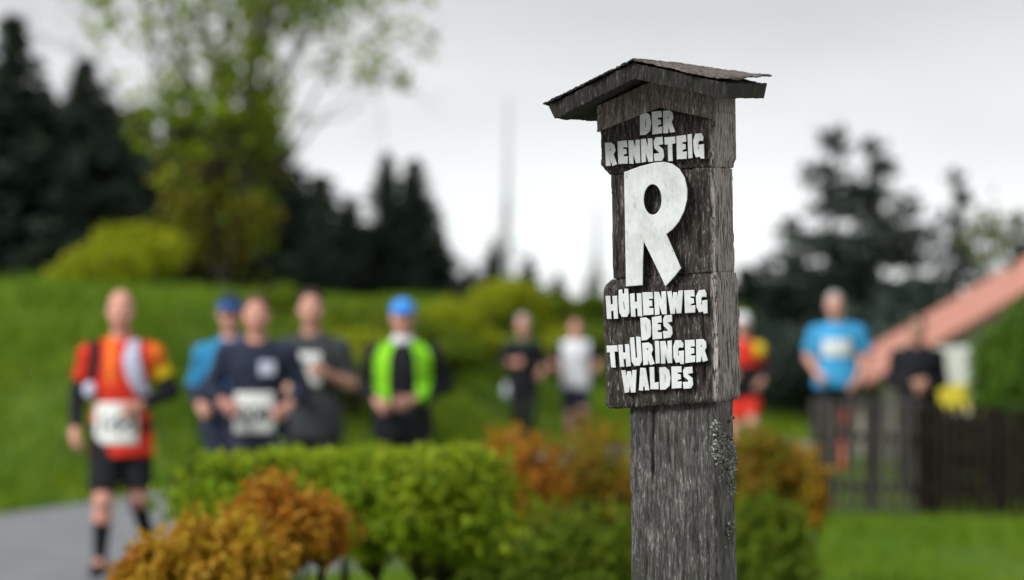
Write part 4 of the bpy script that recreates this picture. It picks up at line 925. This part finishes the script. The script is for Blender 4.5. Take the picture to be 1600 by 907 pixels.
    for bb in wear.get('bib', []):
        x0, x1, z0, z1, num = bb; pb = patch('race_bib', x0, x1, z0, z1, FB['paper'], .007)
        if num:
            cu = bpy.data.curves.new('number', 'FONT'); cu.body = num; cu.size = 1; cu.align_x = 'CENTER'; cu.offset = .02
            ob = bpy.data.objects.new('number', cu); COL.objects.link(ob); me = bpy.data.meshes.new_from_object(ob.evaluated_get(bpy.context.evaluated_depsgraph_get())); bpy.data.objects.remove(ob)
            co = np.array([v.co for v in me.vertices]); w0 = co[:,0].max()-co[:,0].min(); h0 = co[:,1].max(); k_ = min((x1-x0)*.8/w0, (z1-z0)*.5/h0)
            T = onshirt((x0+x1)/2+co[:,0]*k_, (z0+z1)/2-(z1-z0)*.22+co[:,1]*k_, .0105); me.vertices.foreach_set('co', T.astype(np.float32).ravel()); me.update(); link('number', me, pb, FB['ink'])
    for (nm, m_, path, width) in wear.get('strips', []): patch(nm, 0, 0, 0, 0, FB[m_], .010, .008, 16, path, width)
    for (nm, m_, c, r_) in wear.get('blobs', []):
        c = np.array(c); g = SDF(c-max(r_)*1.3-.02, c+max(r_)*1.3+.02, ch*.8); g.ell(c, r_, 0); mk(nm, g, FB[m_])
    return root
RUN = 'runners on the road'
# 1 the near runner in red
def slot1(C, J):
    i = np.zeros(len(C), int); i[(np.abs(C[:,0]-(-.055)) < .028)&(C[:,2] > 1.2)&(C[:,1] < 0)] = 1
    ax = unit(J['eR']-J['sR']); t = ((C-J['sR'])@ax)/np.linalg.norm(J['eR']-J['sR']); arm = (C[:,0] > J['sR'][0]-.01)&(C[:,2] < 1.52)&(t > -.3)
    i[arm&(t <= .32)] = 1; i[arm&(t > .32)&(C[:,0] > .2)] = 2; return i
person('bald runner in red and yellow shirt with white bib, nearest and leftmost', 190, 24.0, 0, 1.0,
  dict(sL=(-.195,-.03,1.375), sR=(.195,.0,1.375), eL=(-.275,.04,1.13), eR=(.30,.06,1.15), wL=(-.28,-.09,.90), wR=(.13,-.22,1.055), pel=(0,0,.93), che=(.0,-.03,1.25),
   kL=(-.10,-.13,.48), aL=(-.13,-.04,.085), fL=(-.14,-.20,.03), kR=(.10,.0,.50), aR=(.12,.34,.24), fR=(.12,.36,.06)),
  dict(low=('black',.9,.026), top=(['red','orange','yellow'],.62,.004), hemz=.74, slot=slot1, arm='black', sock=('black',dict(L=.66,R=.8)), shoe='black', bib=[(-.155,.115,.82,1.08,'144')],
   strips=[('pack_strap','black',[(-.165,1.47),(-.15,1.35),(-.18,1.22)],.065), ('pack_strap','lilac',[(.085,1.47),(.075,1.36),(.10,1.24),(.15,1.12)],[.06,.10,.11,.07])], blobs=[('pack_pocket','lilac',(-.185,-.13,1.16),(.04,.03,.05))]), RUN, skinp_m, 0, .0075)
# 2 behind, blue jacket and pale cap
person('runner in blue jacket and pale blue cap, half hidden behind the bib runner', 361, 25.9, 0, 1.0,
  dict(eL=(-.25,.05,1.16), wL=(-.19,-.17,1.03)), dict(low=('navy',1.5,.004), top=(['teal','blue','navy'],1.9,.003), slot=lambda C, J: np.where(C[:,2] < 1.17, 2, (C[:,0] > -.06).astype(int)), jacket=True, hair=None, cap=['navy','blue'], glasses=True, shoe='grey'), RUN)
# 3 dark navy shirt with bib
person('runner in dark navy shirt with large white bib at the waist', 402, 24.8, 0, 1.0,
  dict(sL=(-.195,-.02,1.375), sR=(.195,-.02,1.375), eL=(-.30,.03,1.15), eR=(.29,.03,1.15), wL=(-.19,-.20,1.05), wR=(.20,-.20,1.03), nek=(0,-.04,1.47), hed=(.0,-.06,1.625), kR=(.10,-.12,.50), aR=(.1,.04,.09), fR=(.1,-.13,.03), kL=(-.1,-.16,.55), aL=(-.1,.26,.3), fL=(-.1,.3,.12)),
  dict(low=('slate',.9,.012), top=('navy',1.75,.006), hemz=.80, hair='hair_brown', shoe='white', sock=('white',.2), bib=[(-.14,.12,.87,1.13,'208')], strips=[('chest_logo','lilac',[(.075,1.33),(.075,1.24)],.10)]), RUN, skinp_m)
# 4 grey shirt
person('runner in dark grey shirt holding one forearm across a white bib', 487, 25.6, 0, 1.02,
  dict(eL=(-.27,.05,1.17), wL=(-.15,-.18,1.12), eR=(.255,.0,1.15), wR=(.11,-.22,1.22)),
  dict(low=('black',.85,.012), top=('grey',.75,.006), hemz=.80, hair='hair_dark', shoe='grey', sock=('white',.2), bib=[(-.15,.07,1.14,1.36,'171')]), RUN, skin_m)
# 5 lime vest, blue cap
person('runner in lime green vest over black top with bright blue cap', 630, 26.6, 0, 1.0,
  dict(sL=(-.195,-.02,1.375), sR=(.195,-.02,1.375), eL=(-.27,.10,1.17), eR=(.285,.08,1.16), wL=(-.165,-.20,1.045), wR=(.055,-.24,1.06), nek=(0,-.03,1.47), hed=(0,-.06,1.625)),
  dict(low=('black',1.9,.002), top=('black',1.85,.006), hemz=.80, cap=['capblue'], shoe='white', blobs=[('neck_scarf','white',(0,-.045,1.475),(.085,.09,.055))],
   strips=[('vest_panel','lime',[(-.095,1.47),(-.145,1.36),(-.15,1.2),(-.125,1.03)],[.09,.115,.105,.08]), ('vest_panel','lime',[(.095,1.47),(.145,1.36),(.15,1.2),(.125,1.03)],[.09,.115,.105,.08])]), RUN)
# 6, 7 far pair
person('far runner in black with green collar, left of the white shirt', 817, 50.6, 0, 1.02,
  dict(wL=(-.10,-.24,1.16), eR=(.27,.04,1.16), wR=(.24,-.2,1.03), kR=(.09,-.1,.5), aR=(.06,.02,.09), fR=(.06,-.14,.03), kL=(-.08,-.06,.5), aL=(-.08,.3,.28), fL=(-.08,.33,.1)),
  dict(low=('black',1.95,.002), top=(['black','green'],1.6,.006), slot=lambda C, J: (C[:,2] > 1.44).astype(int), hair='hair_grey', shoe='rust', blobs=[('drink_bottle','bottle',(-.21,-.03,.80),(.05,.05,.10))]), RUN, skinp_m, 0, .011)
person('far runner in white shirt and dark shorts, just left of the post', 899, 51.2, 0, 1.0,
  dict(eL=(-.30,.05,1.18), wL=(-.26,-.18,1.10), eR=(.30,.05,1.18), wR=(.27,-.18,1.10)),
  dict(low=('navy',.95,.014), top=(['white','black'],.8,.010), hemz=.84, slot=lambda C, J: (np.abs(C[:,0]) > .185).astype(int), hair='hair_brown', shoe='rust', sock=('rust',.45)), RUN, skinp_m, 0, .011)
# 8 red, behind the post
person('pale capped runner in red with black waist pack, beside the post edge', 1160, 42.0, 0, .99,
  dict(eR=(.30,.07,1.18), wR=(.2,-.16,1.02)), dict(low=('red',.75,.02), top=(['red','yellow','black'],1.8,.008), slot=lambda C, J: np.where((C[:,2] < 1.20)|(C[:,0] > .24), 2, np.where((C[:,0] > .12)&(C[:,2] > 1.3)&(C[:,1] < 0), 1, 0)),
   hemz=.86, cap=['white'], shoe='white', sock=('white',.2)), RUN, skin_m, 0, .011)
# 9 light blue shirt
person('grey haired runner in light blue shirt above the picket fence', 1308, 36.4, .16, 1.0,
  dict(sL=(-.195,-.02,1.375), sR=(.195,-.02,1.375), eL=(-.275,.02,1.16), eR=(.29,.0,1.17), wL=(-.2,-.18,1.0), wR=(.17,-.16,.93), hed=(-.03,-.07,1.635)),
  dict(low=(['black','maroon'],1.7,.004), lowslot=lambda C: (C[:,2] < .66).astype(int), top=('sky',.8,.012), hemz=.87, hair='hair_grey', shoe='red', bib=[(-.15,.12,1.16,1.32,'')]), RUN, skin_m, 0, .010)
# 10 dark jacket
person('dark haired person in dark jacket standing in front of the white and yellow board', 1433, 34.9, 0, .95,
  dict(eL=(-.23,.04,1.15), eR=(.23,.04,1.15), wL=(-.04,-.2,1.13), wR=(.06,-.2,1.08), kL=(-.09,-.02,.5), aL=(-.1,.02,.085), fL=(-.1,-.14,.03), kR=(.09,-.02,.5), aR=(.1,.02,.085), fR=(.1,-.14,.03)),
  dict(low=('black',1.9,.012), top=('black',1.9,.014), jacket=True, hair='hair_brown', shoe='black'), None, skinb_m, 0, .010)
